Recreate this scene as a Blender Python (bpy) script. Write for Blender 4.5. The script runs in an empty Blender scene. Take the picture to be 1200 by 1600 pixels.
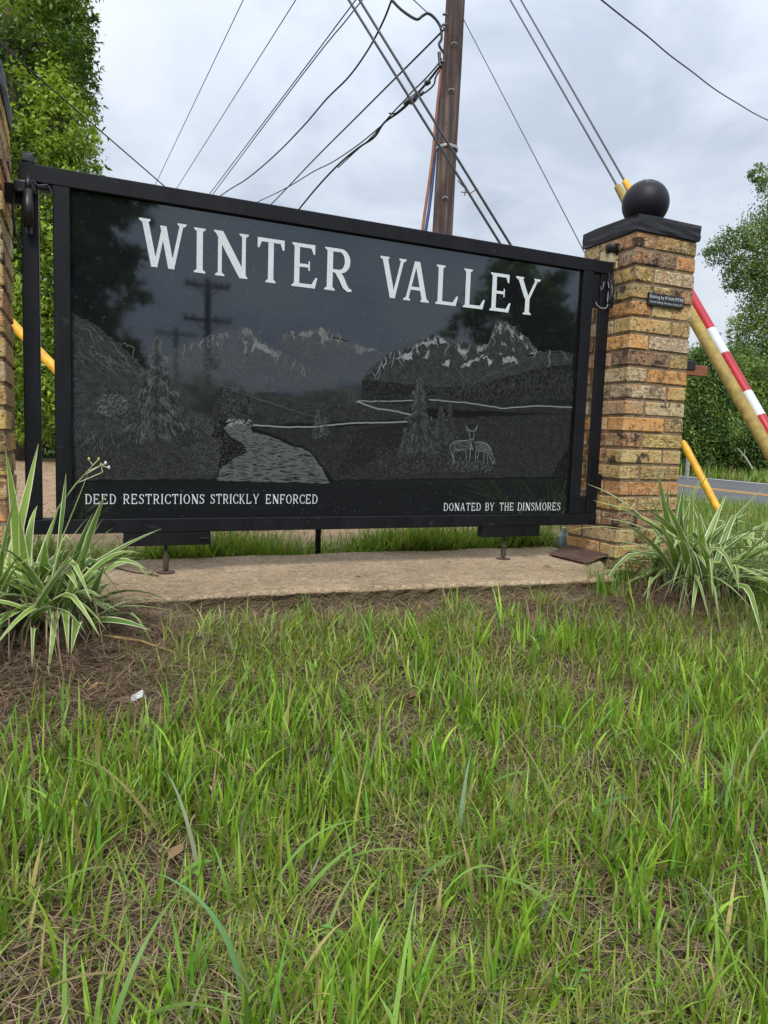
import bpy, bmesh, math, random
import numpy as np
from mathutils import Vector, Matrix

random.seed(7)
rng = np.random.default_rng(11)
scn = bpy.context.scene
COL = scn.collection

# ------------------------------------------------------------------ camera
YAW, PITCH, ROLL = 0.4111, -0.0999, 0.0354
CAM = np.array([0.0203, -2.3867, 0.275])
FPX = 1096.6                                   # focal length in pixels of a 1200 x 1600 frame
_f = np.array([math.sin(YAW)*math.cos(PITCH), math.cos(YAW)*math.cos(PITCH), math.sin(PITCH)])
_r0 = np.array([math.cos(YAW), -math.sin(YAW), 0.0]); _u0 = np.cross(_r0, _f)
_c, _s = math.cos(ROLL), math.sin(ROLL)
_r = _c*_r0 + _s*_u0; _u = -_s*_r0 + _c*_u0
cam_d = bpy.data.cameras.new('camera'); cam = bpy.data.objects.new('camera', cam_d); COL.objects.link(cam)
cam_d.sensor_fit = 'VERTICAL'; cam_d.sensor_height = 24.0; cam_d.lens = 24.0*FPX/1600.0
cam_d.clip_start = 0.02; cam_d.clip_end = 2000
cam.matrix_world = Matrix(((_r[0], _u[0], -_f[0], CAM[0]), (_r[1], _u[1], -_f[1], CAM[1]),
                           (_r[2], _u[2], -_f[2], CAM[2]), (0, 0, 0, 1)))
scn.camera = cam
def ray(x, y): return _f + _r*(x-600)/FPX - _u*(y-800)/FPX
def at(x, y, d): return CAM + ray(x, y)*d                       # a photo pixel at a known depth
def onY(x, y, Y=0.0): d = ray(x, y); return CAM + d*(Y-CAM[1])/d[1]
def onZ(x, y, Z): d = ray(x, y); return CAM + d*(Z-CAM[2])/d[2]
def project(P):
    d = np.asarray(P) - CAM; z = d @ _f
    return 600 + FPX*(d @ _r)/z, 800 - FPX*(d @ _u)/z, z

# ------------------------------------------------------------------ sky, sun, exposure
SUN_EL, SUN_AZ = math.radians(50), math.radians(205)            # behind the camera, veiled by cloud
world = bpy.data.worlds.new('World'); scn.world = world; world.use_nodes = True
nt = world.node_tree; nt.nodes.clear()
def N(t, typ, **kw):
    n = t.nodes.new(typ)
    for k, v in kw.items():
        if k in n.inputs.keys() if isinstance(k, str) else False: n.inputs[k].default_value = v
        else: setattr(n, k, v)
    return n
def L(t, a, b): t.links.new(a, b)
def math_n(t, op, a, b=None, clamp=False):
    n = t.nodes.new('ShaderNodeMath'); n.operation = op; n.use_clamp = clamp
    for i, v in enumerate((a, b)):
        if v is None: continue
        if isinstance(v, (int, float)): n.inputs[i].default_value = v
        else: L(t, v, n.inputs[i])
    return n.outputs[0]
def ramp(t, fac, stops):
    n = t.nodes.new('ShaderNodeValToRGB'); L(t, fac, n.inputs[0])
    el = n.color_ramp.elements
    while len(el) < len(stops): el.new(0.5)
    for e, (p, c) in zip(el, stops):
        e.position = p; e.color = (c, c, c, 1) if isinstance(c, (int, float)) else (*c, 1)
    return n.outputs[0]
def mix(t, fac, a, b, mode='MIX'):
    n = t.nodes.new('ShaderNodeMix'); n.data_type = 'RGBA'; n.blend_type = mode
    for sock, v in ((n.inputs[0], fac), (n.inputs[6], a), (n.inputs[7], b)):
        if isinstance(v, (int, float)): sock.default_value = v
        elif isinstance(v, tuple): sock.default_value = (*v, 1) if len(v) == 3 else v
        else: L(t, v, sock)
    return n.outputs[2]
def noise(t, vec, scale, detail=4, rough=0.55, dist=0.0):
    n = t.nodes.new('ShaderNodeTexNoise'); n.inputs['Scale'].default_value = scale
    n.inputs['Detail'].default_value = detail; n.inputs['Roughness'].default_value = rough
    n.inputs['Distortion'].default_value = dist
    if vec is not None: L(t, vec, n.inputs['Vector'])
    return n.outputs[0]

sky = nt.nodes.new('ShaderNodeTexSky'); sky.sky_type = 'NISHITA'; sky.sun_disc = False
sky.sun_elevation = SUN_EL; sky.sun_rotation = SUN_AZ; sky.dust_density = 3.0
tc = nt.nodes.new('ShaderNodeTexCoord')
sep = nt.nodes.new('ShaderNodeSeparateXYZ'); L(nt, tc.outputs['Generated'], sep.inputs[0])
zc = math_n(nt, 'MAXIMUM', sep.outputs[2], 0.0)
den = math_n(nt, 'ADD', zc, 0.28)
cmb = nt.nodes.new('ShaderNodeCombineXYZ')
L(nt, math_n(nt, 'DIVIDE', sep.outputs[0], den), cmb.inputs[0]); L(nt, math_n(nt, 'DIVIDE', sep.outputs[1], den), cmb.inputs[1])
n1 = noise(nt, cmb.outputs[0], 1.25, 5, 0.52, 0.35)
n2 = noise(nt, cmb.outputs[0], 3.6, 6, 0.55, 0.5)
cl = math_n(nt, 'ADD', math_n(nt, 'MULTIPLY', n1, 0.66), math_n(nt, 'MULTIPLY', n2, 0.34))
cloud = ramp(nt, cl, [(0.38, (5.1, 5.85, 7.0)), (0.48, (6.8, 7.5, 8.6)), (0.57, (7.9, 8.45, 9.2))])
over = math_n(nt, 'ADD', math_n(nt, 'MULTIPLY', math_n(nt, 'MULTIPLY', zc, zc), 1.15), 0.86)   # overcast sky: brighter towards the zenith
cmul = nt.nodes.new('ShaderNodeVectorMath'); cmul.operation = 'SCALE'; L(nt, cloud, cmul.inputs[0]); L(nt, over, cmul.inputs['Scale'])
skymix = mix(nt, 0.93, sky.outputs[0], cmul.outputs[0])
bg = nt.nodes.new('ShaderNodeBackground'); L(nt, skymix, bg.inputs[0]); bg.inputs[1].default_value = 0.065
wo = nt.nodes.new('ShaderNodeOutputWorld'); L(nt, bg.outputs[0], wo.inputs[0])

sun_d = bpy.data.lights.new('sun', 'SUN'); sun = bpy.data.objects.new('sun', sun_d); COL.objects.link(sun)
sun_d.energy = 1.5; sun_d.angle = math.radians(20); sun_d.color = (1.0, 0.965, 0.91)
_sd = Vector((math.sin(SUN_AZ)*math.cos(SUN_EL), math.cos(SUN_AZ)*math.cos(SUN_EL), math.sin(SUN_EL)))
sun.rotation_euler = _sd.to_track_quat('Z', 'Y').to_euler()
scn.view_settings.view_transform = 'Standard'; scn.view_settings.look = 'None'
scn.view_settings.exposure = 0.8; scn.view_settings.gamma = 1.0
scn.render.engine = 'CYCLES'
scn.cycles.max_bounces = 8; scn.cycles.transparent_max_bounces = 4

# ------------------------------------------------------------------ materials
def new_mat(name):
    m = bpy.data.materials.new(name); m.use_nodes = True; t = m.node_tree; t.nodes.clear()
    out = t.nodes.new('ShaderNodeOutputMaterial'); b = t.nodes.new('ShaderNodeBsdfPrincipled')
    L(t, b.outputs[0], out.inputs[0]); return m, t, b, out
def setc(t, sock, v):
    if isinstance(v, tuple): sock.default_value = (*v, 1)
    elif isinstance(v, (int, float)): sock.default_value = v
    else: L(t, v, sock)
def objco(t): return t.nodes.new('ShaderNodeTexCoord').outputs['Object']
def geoco(t): return t.nodes.new('ShaderNodeNewGeometry').outputs['Position']
def bump(t, b, h, strength=0.3, dist=0.01):
    n = t.nodes.new('ShaderNodeBump'); n.inputs['Strength'].default_value = strength; n.inputs['Distance'].default_value = dist
    L(t, h, n.inputs['Height']); L(t, n.outputs[0], b.inputs['Normal'])
def plain(name, c, rough=0.6, metal=0.0, var=0.25, scale=14.0, bstr=0.15, spec=0.5, coords='geo'):
    m, t, b, o = new_mat(name)
    v = geoco(t) if coords == 'geo' else objco(t)
    n = noise(t, v, scale, 6, 0.6)
    dark = tuple(x*(1-var) for x in c); lite = tuple(min(1, x*(1+var)) for x in c)
    setc(t, b.inputs['Base Color'], ramp(t, n, [(0.3, dark), (0.7, lite)]))
    b.inputs['Roughness'].default_value = rough; b.inputs['Metallic'].default_value = metal
    b.inputs['Specular IOR Level'].default_value = spec
    bump(t, b, noise(t, v, scale*5, 5, 0.6), bstr, 0.004)
    return m
def tone_mat(name, rough=0.85, spec=0.2, transl=0.0, sat=None):
    """colour from the 'Col' attribute of each piece (leaf, blade, etched stroke)"""
    m, t, b, out = new_mat(name)
    a = t.nodes.new('ShaderNodeAttribute'); a.attribute_name = 'Col'
    L(t, a.outputs['Color'], b.inputs['Base Color'])
    b.inputs['Roughness'].default_value = rough; b.inputs['Specular IOR Level'].default_value = spec
    if transl > 0:
        tr = t.nodes.new('ShaderNodeBsdfTranslucent')
        hs = t.nodes.new('ShaderNodeMix'); hs.data_type = 'RGBA'; hs.blend_type = 'MULTIPLY'; hs.inputs[0].default_value = 1
        L(t, a.outputs['Color'], hs.inputs[6]); hs.inputs[7].default_value = (1.35, 1.25, 0.55, 1)
        L(t, hs.outputs[2], tr.inputs[0])
        ms = t.nodes.new('ShaderNodeMixShader'); ms.inputs[0].default_value = transl
        L(t, b.outputs[0], ms.inputs[1]); L(t, tr.outputs[0], ms.inputs[2]); L(t, ms.outputs[0], out.inputs[0])
    return m
M = {}
M['leaf'] = tone_mat('foliage', 0.5, 0.35, 0.38)
M['grass'] = tone_mat('grass_blades', 0.45, 0.35, 0.30)
M['thatch'] = tone_mat('dry_straw', 0.8, 0.15, 0.1)
M['etch'] = tone_mat('etched_stone', 0.95, 0.05)

def etch_soft():
    m, t, b, out = new_mat('soft_etched_shading'); v = geoco(t)
    a = t.nodes.new('ShaderNodeAttribute'); a.attribute_name = 'Col'
    n = noise(t, v, 330, 3, 0.7); n2 = noise(t, v, 42, 4, 0.65)
    L(t, a.outputs['Color'], b.inputs['Base Color']); b.inputs['Roughness'].default_value = 0.95; b.inputs['Specular IOR Level'].default_value = 0.05
    tr = t.nodes.new('ShaderNodeBsdfTransparent'); ms = t.nodes.new('ShaderNodeMixShader')
    k = math_n(t, 'MULTIPLY', ramp(t, n, [(0.36, 0.25), (0.64, 1.6)]), ramp(t, n2, [(0.3, 0.35), (0.7, 1.35)]))
    L(t, math_n(t, 'MULTIPLY', k, a.outputs['Alpha'], True), ms.inputs[0]); L(t, tr.outputs[0], ms.inputs[1]); L(t, b.outputs[0], ms.inputs[2]); L(t, ms.outputs[0], out.inputs[0])
    return m
M['etch_soft'] = etch_soft()
def black_steel():
    m, t, b, o = new_mat('black_painted_steel'); v = geoco(t)
    mp = t.nodes.new('ShaderNodeMapping'); mp.inputs['Scale'].default_value = (1, 1, 0.25); L(t, v, mp.inputs[0])
    n = noise(t, mp.outputs[0], 22, 6, 0.65); n2 = noise(t, v, 160, 3, 0.6); n3 = noise(t, v, 26, 5, 0.7)
    base = ramp(t, n, [(0.35, (0.0045, 0.0048, 0.0068)), (0.62, (0.0075, 0.008, 0.0112)), (0.8, (0.014, 0.0145, 0.018))])
    scuff = ramp(t, n3, [(0.62, 0.0), (0.74, 0.6)])
    L(t, mix(t, scuff, base, (0.05, 0.05, 0.052)), b.inputs['Base Color'])
    L(t, ramp(t, n, [(0.3, 0.42), (0.7, 0.62)]), b.inputs['Roughness'])
    b.inputs['Specular IOR Level'].default_value = 0.25
    bump(t, b, n2, 0.12, 0.002); return m
M['steel'] = black_steel()
def granite():
    m, t, b, o = new_mat('polished_black_granite'); v = geoco(t)
    vo = t.nodes.new('ShaderNodeTexVoronoi'); vo.inputs['Scale'].default_value = 190; L(t, v, vo.inputs['Vector'])
    rnd = t.nodes.new('ShaderNodeSeparateColor'); L(t, vo.outputs['Color'], rnd.inputs[0])
    dot = math_n(t, 'LESS_THAN', vo.outputs['Distance'], 0.23)
    pick = math_n(t, 'GREATER_THAN', rnd.outputs[0], 0.955)
    sp = math_n(t, 'MULTIPLY', dot, pick)
    n = noise(t, v, 420, 3, 0.7); big = noise(t, v, 9, 4, 0.6)
    base = ramp(t, n, [(0.35, (0.0045, 0.005, 0.006)), (0.60, (0.011, 0.012, 0.013)), (0.78, (0.035, 0.037, 0.039))])
    L(t, mix(t, sp, base, (0.16, 0.17, 0.175)), b.inputs['Base Color'])
    L(t, ramp(t, big, [(0.35, 0.030), (0.7, 0.05)]), b.inputs['Roughness'])
    b.inputs['Specular Tint'].default_value = (0.86, 0.96, 1.08, 1); b.inputs['IOR'].default_value = 1.80; return m
M['granite'] = granite()
def brick_mat():
    m, t, b, o = new_mat('fired_brick')
    oi = t.nodes.new('ShaderNodeObjectInfo'); v0 = objco(t)
    off = t.nodes.new('ShaderNodeVectorMath'); off.operation = 'ADD'; L(t, v0, off.inputs[0])
    sc = t.nodes.new('ShaderNodeVectorMath'); sc.operation = 'SCALE'; sc.inputs[0].default_value = (37, 19, 53); L(t, oi.outputs['Random'], sc.inputs['Scale'])
    L(t, sc.outputs[0], off.inputs[1]); v = off.outputs[0]
    big = noise(t, v, 11, 3, 0.6); mid = noise(t, v, 45, 4, 0.65); fine = noise(t, v, 260, 3, 0.6); pit = noise(t, v, 95, 2, 0.5)
    c = mix(t, ramp(t, mid, [(0.34, 0.85), (0.52, 0.0)]), oi.outputs['Color'], (0.27, 0.165, 0.085))
    c = mix(t, ramp(t, noise(t, v, 23, 3, 0.6), [(0.52, 0.0), (0.66, 0.65)]), c, (0.70, 0.57, 0.36))
    c = mix(t, ramp(t, big, [(0.52, 0.0), (0.62, 0.8)]), c, mix(t, 0.6, oi.outputs['Color'], (0.62, 0.30, 0.12)))
    burn = math_n(t, 'MULTIPLY', ramp(t, noise(t, v, 15, 3, 0.65), [(0.52, 0.0), (0.60, 1.0)]), oi.outputs['Alpha'])
    c = mix(t, burn, c, (0.050, 0.038, 0.034))
    c = mix(t, ramp(t, pit, [(0.31, 0.9), (0.38, 0.0)]), c, (0.075, 0.048, 0.03))
    c = mix(t, ramp(t, fine, [(0.35, 0.35), (0.65, 0.0)]), c, (0.16, 0.10, 0.06))
    L(t, c, b.inputs['Base Color']); b.inputs['Roughness'].default_value = 0.9; b.inputs['Specular IOR Level'].default_value = 0.2
    # wavy tooled relief on some of the bricks
    mp = t.nodes.new('ShaderNodeMapping'); mp.inputs['Scale'].default_value = (16, 16, 55); L(t, v, mp.inputs[0])
    wv = noise(t, mp.outputs[0], 1.5, 1, 0.4, 1.6)
    ridge = math_n(t, 'ABSOLUTE', math_n(t, 'SUBTRACT', wv, 0.5))
    wob = ramp(t, ridge, [(0.0, 0.0), (0.055, 1.0)])
    pick = math_n(t, 'GREATER_THAN', oi.outputs['Random'], 0.45)
    h = math_n(t, 'ADD', math_n(t, 'MULTIPLY', wob, math_n(t, 'MULTIPLY', pick, 0.8)), math_n(t, 'MULTIPLY', mid, 0.9))
    h = math_n(t, 'ADD', h, math_n(t, 'MULTIPLY', ramp(t, pit, [(0.30, 0.0), (0.38, 1.0)]), 0.6))
    h = math_n(t, 'ADD', h, math_n(t, 'MULTIPLY', fine, 0.35))
    bump(t, b, h, 1.0, 0.0075); return m
M['brick'] = brick_mat()
M['mortar'] = plain('mortar', (0.235, 0.175, 0.115), 0.95, 0, 0.35, 30, 0.6, 0.1)
def cap_mat():
    m, t, b, o = new_mat('chipped_black_masonry_paint'); v = geoco(t)
    n = noise(t, v, 26, 6, 0.7); n2 = noise(t, v, 60, 5, 0.75)
    c = ramp(t, n, [(0.35, (0.007, 0.0078, 0.011)), (0.7, (0.019, 0.020, 0.025))])
    L(t, mix(t, ramp(t, n2, [(0.70, 0.0), (0.76, 0.8)]), c, (0.32, 0.32, 0.33)), b.inputs['Base Color'])
    b.inputs['Roughness'].default_value = 0.55; bump(t, b, n2, 0.55, 0.005); return m
M['cap'] = cap_mat()
def ball_mat():
    m, t, b, o = new_mat('weathered_black_ball_paint'); v = objco(t)
    mp = t.nodes.new('ShaderNodeMapping'); mp.inputs['Scale'].default_value = (60, 60, 7); L(t, v, mp.inputs[0])
    n = noise(t, mp.outputs[0], 1.5, 5, 0.6); sp = t.nodes.new('ShaderNodeSeparateXYZ'); L(t, v, sp.inputs[0])
    top = ramp(t, math_n(t, 'MULTIPLY', sp.outputs[2], 10.0), [(0.62, 0.0), (0.85, 1.0)])
    scr = math_n(t, 'MULTIPLY', ramp(t, n, [(0.50, 0.0), (0.60, 0.8)]), top)
    c = ramp(t, noise(t, v, 30, 5, 0.6), [(0.3, (0.006, 0.0066, 0.0095)), (0.7, (0.010, 0.0108, 0.0145))])
    L(t, mix(t, scr, c, (0.30, 0.27, 0.25)), b.inputs['Base Color'])
    b.inputs['Roughness'].default_value = 0.5; b.inputs['Specular IOR Level'].default_value = 0.3; bump(t, b, noise(t, v, 140, 3, 0.6), 0.1, 0.003); return m
M['ball'] = ball_mat()
def concrete():
    m, t, b, o = new_mat('exposed_aggregate_concrete'); v = geoco(t)
    vo = t.nodes.new('ShaderNodeTexVoronoi'); vo.inputs['Scale'].default_value = 105; L(t, v, vo.inputs['Vector'])
    big = noise(t, v, 3.2, 5, 0.6); mid = noise(t, v, 30, 5, 0.65); fine = noise(t, v, 240, 3, 0.6)
    c = ramp(t, big, [(0.32, (0.26, 0.185, 0.11)), (0.55, (0.42, 0.305, 0.185)), (0.72, (0.49, 0.37, 0.235))])
    sepc = t.nodes.new('ShaderNodeSeparateColor'); L(t, vo.outputs['Color'], sepc.inputs[0])
    peb = ramp(t, sepc.outputs[0], [(0.0, (0.20, 0.13, 0.075)), (0.4, (0.42, 0.30, 0.175)), (0.8, (0.55, 0.43, 0.28)), (1.0, (0.68, 0.59, 0.45))])
    c = mix(t, 0.42, c, peb)
    c = mix(t, ramp(t, fine, [(0.38, 0.5), (0.6, 0.0)]), c, (0.11, 0.085, 0.06))
    c = mix(t, ramp(t, mid, [(0.3, 0.5), (0.5, 0.0)]), c, (0.14, 0.115, 0.08))
    c = mix(t, ramp(t, noise(t, v, 7, 5, 0.7, 0.6), [(0.54, 0.0), (0.72, 0.55)]), c, (0.16, 0.125, 0.085))
    spz = t.nodes.new('ShaderNodeSeparateXYZ'); L(t, v, spz.inputs[0])     # broken edge turns dark brown below the slab's top
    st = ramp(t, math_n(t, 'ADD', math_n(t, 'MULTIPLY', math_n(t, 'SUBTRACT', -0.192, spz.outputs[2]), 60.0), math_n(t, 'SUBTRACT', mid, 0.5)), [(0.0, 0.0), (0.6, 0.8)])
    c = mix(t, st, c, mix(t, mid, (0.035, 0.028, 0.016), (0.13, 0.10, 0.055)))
    L(t, c, b.inputs['Base Color']); b.inputs['Roughness'].default_value = 0.95; b.inputs['Specular IOR Level'].default_value = 0.15
    bump(t, b, math_n(t, 'ADD', math_n(t, 'MULTIPLY', vo.outputs['Distance'], -1.0), mid), 0.7, 0.006); return m
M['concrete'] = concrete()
def ground_mat():
    m, t, b, o = new_mat('soil_and_sand'); v = geoco(t)
    a = t.nodes.new('ShaderNodeAttribute'); a.attribute_name = 'Col'      # r: sandy, g: turf
    sp = t.nodes.new('ShaderNodeSeparateColor'); L(t, a.outputs['Color'], sp.inputs[0])
    n = noise(t, v, 9, 6, 0.65); n2 = noise(t, v, 60, 5, 0.7); n3 = noise(t, v, 1.3, 4, 0.6)
    drk = ramp(t, n, [(0.3, (0.018, 0.017, 0.015)), (0.7, (0.04, 0.038, 0.034))])
    soil = ramp(t, n2, [(0.3, (0.030, 0.021, 0.014)), (0.52, (0.085, 0.060, 0.038)), (0.72, (0.19, 0.14, 0.09))])
    sand = ramp(t, n, [(0.3, (0.26, 0.17, 0.10)), (0.55, (0.40, 0.28, 0.18)), (0.75, (0.46, 0.35, 0.24))])
    sand = mix(t, ramp(t, n2, [(0.30, 0.6), (0.48, 0.0)]), sand, (0.13, 0.09, 0.055))
    turf = ramp(t, n, [(0.3, (0.035, 0.062, 0.014)), (0.7, (0.085, 0.13, 0.03))])
    c = mix(t, sp.outputs[0], soil, sand); c = mix(t, sp.outputs[1], c, turf); c = mix(t, sp.outputs[2], c, drk)
    L(t, c, b.inputs['Base Color']); b.inputs['Roughness'].default_value = 1.0; b.inputs['Specular IOR Level'].default_value = 0.1
    bump(t, b, math_n(t, 'ADD', n2, n), 0.7, 0.02); return m
M['ground'] = ground_mat()
def asphalt():
    m, t, b, o = new_mat('worn_asphalt'); v = geoco(t)
    c = ramp(t, noise(t, v, 1.1, 5, 0.6), [(0.3, (0.085, 0.087, 0.092)), (0.7, (0.125, 0.127, 0.13))])
    L(t, mix(t, ramp(t, noise(t, v, 70, 3, 0.7), [(0.35, 0.35), (0.6, 0)]), c, (0.05, 0.05, 0.052)), b.inputs['Base Color'])
    b.inputs['Roughness'].default_value = 0.9; bump(t, b, noise(t, v, 120, 3), 0.3, 0.006); return m
M['asphalt'] = asphalt()
M['white_line'] = plain('white_road_paint', (0.62, 0.62, 0.60), 0.8, 0, 0.25, 20, 0.1)
M['yellow_line'] = plain('yellow_road_paint', (0.62, 0.33, 0.06), 0.8, 0, 0.25, 20, 0.1)
def wood_pole():
    m, t, b, o = new_mat('weathered_pole_wood'); v = objco(t)
    mp = t.nodes.new('ShaderNodeMapping'); mp.inputs['Scale'].default_value = (26, 26, 0.9); L(t, v, mp.inputs[0])
    g = noise(t, mp.outputs[0], 1.0, 6, 0.65); blot = noise(t, v, 1.6, 4, 0.6)
    c = ramp(t, g, [(0.30, (0.026, 0.016, 0.014)), (0.48, (0.090, 0.058, 0.050)), (0.70, (0.20, 0.145, 0.128))])
    c = mix(t, ramp(t, blot, [(0.46, 0.0), (0.62, 0.8)]), c, (0.040, 0.019, 0.015))
    L(t, c, b.inputs['Base Color']); b.inputs['Roughness'].default_value = 0.85; bump(t, b, g, 0.9, 0.02); return m
M['pole'] = wood_pole()
M['cable'] = plain('black_cable_sheath', (0.018, 0.019, 0.022), 0.5, 0, 0.2, 10, 0.05)
M['strand'] = plain('galvanised_strand', (0.085, 0.09, 0.097), 0.5, 0.3, 0.25, 40, 0.1)
M['galv'] = plain('galvanised_hardware', (0.38, 0.39, 0.40), 0.45, 0.5, 0.25, 40, 0.1)
M['orange'] = plain('orange_duct', (0.30, 0.105, 0.045), 0.55, 0, 0.25, 8, 0.05)
M['blue'] = plain('blue_duct', (0.035, 0.085, 0.26), 0.55, 0, 0.25, 8, 0.05)
M['yellow'] = plain('yellow_plastic', (0.72, 0.37, 0.010), 0.45, 0, 0.28, 13, 0.05)
M['tan'] = plain('sun_faded_yellow_plastic', (0.30, 0.21, 0.045), 0.6, 0, 0.38, 17, 0.25)
M['red'] = plain('red_reflective_tape', (0.40, 0.005, 0.016), 0.35, 0, 0.12, 14, 0.05)
M['white'] = plain('white_reflective_tape', (0.60, 0.66, 0.72), 0.35, 0, 0.08, 14, 0.05)
M['rust'] = plain('rusted_steel', (0.085, 0.043, 0.030), 0.85, 0.1, 0.5, 30, 0.5)
M['rod'] = plain('tarnished_rod', (0.085, 0.065, 0.045), 0.6, 0.5, 0.4, 60, 0.4)
M['beige'] = plain('beige_plastic', (0.50, 0.42, 0.25), 0.5, 0, 0.12, 20, 0.05)
M['blackplastic'] = plain('black_plastic', (0.014, 0.014, 0.016), 0.4, 0, 0.2, 20, 0.05)
M['letter'] = plain('sandblasted_white_lettering', (0.64, 0.70, 0.72), 0.95, 0, 0.18, 320, 0.3, 0.05)
M['white_wire'] = plain('white_wire', (0.62, 0.62, 0.60), 0.5, 0, 0.1, 20, 0.05)
M['brown_board'] = plain('brown_board', (0.24, 0.085, 0.035), 0.75, 0, 0.25, 20, 0.2)
M['bark'] = plain('bark', (0.10, 0.075, 0.055), 0.95, 0, 0.5, 12, 0.9)
M['litter'] = plain('pale_litter', (0.70, 0.76, 0.78), 0.5, 0, 0.1, 20, 0.05)
M['twig'] = plain('dead_twig', (0.075, 0.048, 0.030), 0.9, 0, 0.3, 60, 0.3)
M['aqua'] = plain('pale_blue_plastic', (0.32, 0.42, 0.52), 0.35, 0, 0.15, 20, 0.05)

# ------------------------------------------------------------------ mesh helpers
def tag(o, label=None, cat=None, group=None, kind=None):
    for k, v in (('label', label), ('category', cat), ('group', group), ('kind', kind)):
        if v: o[k] = v
    return o
def link(name, me, parent=None, m=None, loc=None, smooth=False):
    o = bpy.data.objects.new(name, me); COL.objects.link(o)
    if m is not None and not me.materials: me.materials.append(M[m] if isinstance(m, str) else m)
    if parent is not None: o.parent = parent
    if loc is not None: o.location = loc
    if smooth: me.polygons.foreach_set('use_smooth', [True]*len(me.polygons))
    return o
def empty(name, loc, label, cat, group=None):
    o = bpy.data.objects.new(name, None); COL.objects.link(o); o.location = loc; o.empty_display_size = 0.1
    return tag(o, label, cat, group)
class MB:
    """collects geometry in world coordinates; build() links it as one mesh object"""
    def __init__(s): s.v = []; s.f = []; s.c = []
    def quad(s, a, b, c, d, col=None):
        i = len(s.v); s.v += [a, b, c, d]; s.f.append((i, i+1, i+2, i+3))
        if col is not None: s.c += [col]*4
    def box(s, x0, x1, y0, y1, z0, z1):
        i = len(s.v); s.v += [(x, y, z) for x in (x0, x1) for y in (y0, y1) for z in (z0, z1)]
        for q in ((0,1,3,2), (4,6,7,5), (0,4,5,1), (2,3,7,6), (0,2,6,4), (1,5,7,3)): s.f.append(tuple(i+k for k in q))
        return s
    def tube(s, pts, rad, n=8, caps=True):
        pts = [Vector(p) for p in pts]
        if isinstance(rad, (int, float)): rad = [rad]*len(pts)
        up = None; i0 = len(s.v)
        for k, p in enumerate(pts):
            d = (pts[min(k+1, len(pts)-1)] - pts[max(k-1, 0)]).normalized()
            if up is None: up = Vector((0, 0, 1)) if abs(d.z) < 0.9 else Vector((1, 0, 0))
            a = d.cross(up).normalized(); bb = a.cross(d).normalized(); up = bb
            for j in range(n):
                th = 2*math.pi*j/n; q = p + (a*math.cos(th) + bb*math.sin(th))*rad[k]; s.v.append(tuple(q))
        for k in range(len(pts)-1):
            for j in range(n):
                s.f.append((i0+k*n+j, i0+(k+1)*n+j, i0+(k+1)*n+(j+1) % n, i0+k*n+(j+1) % n))
        if caps:
            s.f.append(tuple(i0+j for j in range(n))); s.f.append(tuple(i0+(len(pts)-1)*n+j for j in reversed(range(n))))
        return s
    def lathe(s, prof, c, n=20):
        i0 = len(s.v); c = Vector(c)
        for r, z in prof:
            for j in range(n):
                th = 2*math.pi*j/n; s.v.append((c.x+r*math.cos(th), c.y+r*math.sin(th), c.z+z))
        for k in range(len(prof)-1):
            for j in range(n): s.f.append((i0+k*n+j, i0+k*n+(j+1) % n, i0+(k+1)*n+(j+1) % n, i0+(k+1)*n+j))
        s.f.append(tuple(i0+j for j in reversed(range(n)))); s.f.append(tuple(i0+(len(prof)-1)*n+j for j in range(n)))
        return s
    def build(s, name, m, parent=None, smooth=False, bevel=0.0, jitter=0.0, subdiv=0):
        o0 = Vector(parent.location) if parent is not None and parent.parent is None else Vector((0, 0, 0))
        if parent is not None and parent.parent is not None: o0 = Vector(parent.parent.location) + Vector(parent.location)
        if parent is None:
            lo = np.min(np.array(s.v), 0); hi = np.max(np.array(s.v), 0); o0 = Vector(((lo[0]+hi[0])/2, (lo[1]+hi[1])/2, lo[2]))
        me = bpy.data.meshes.new(name)
        me.from_pydata([(v[0]-o0.x, v[1]-o0.y, v[2]-o0.z) for v in s.v], [], s.f); me.update()
        if s.c:
            a = me.color_attributes.new('Col', 'FLOAT_COLOR', 'POINT')
            a.data.foreach_set('color', np.array([(*c, 1) if len(c) == 3 else c for c in s.c], dtype=np.float32).ravel())
        if bevel or jitter or subdiv:
            bm = bmesh.new(); bm.from_mesh(me)
            if subdiv: bmesh.ops.subdivide_edges(bm, edges=bm.edges[:], cuts=subdiv, use_grid_fill=True)
            if bevel: bmesh.ops.bevel(bm, geom=bm.edges[:], offset=bevel, segments=1 if bevel < .004 else 2, affect='EDGES', profile=0.6)
            if jitter:
                for v in bm.verts: v.co += Vector((random.uniform(-1, 1), random.uniform(-1, 1), random.uniform(-1, 1)))*jitter
            bmesh.ops.recalc_face_normals(bm, faces=bm.faces[:]); bm.to_mesh(me); bm.free()
        o = link(name, me, parent, m, smooth=smooth)
        if parent is None: o.location = o0
        return o
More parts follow.
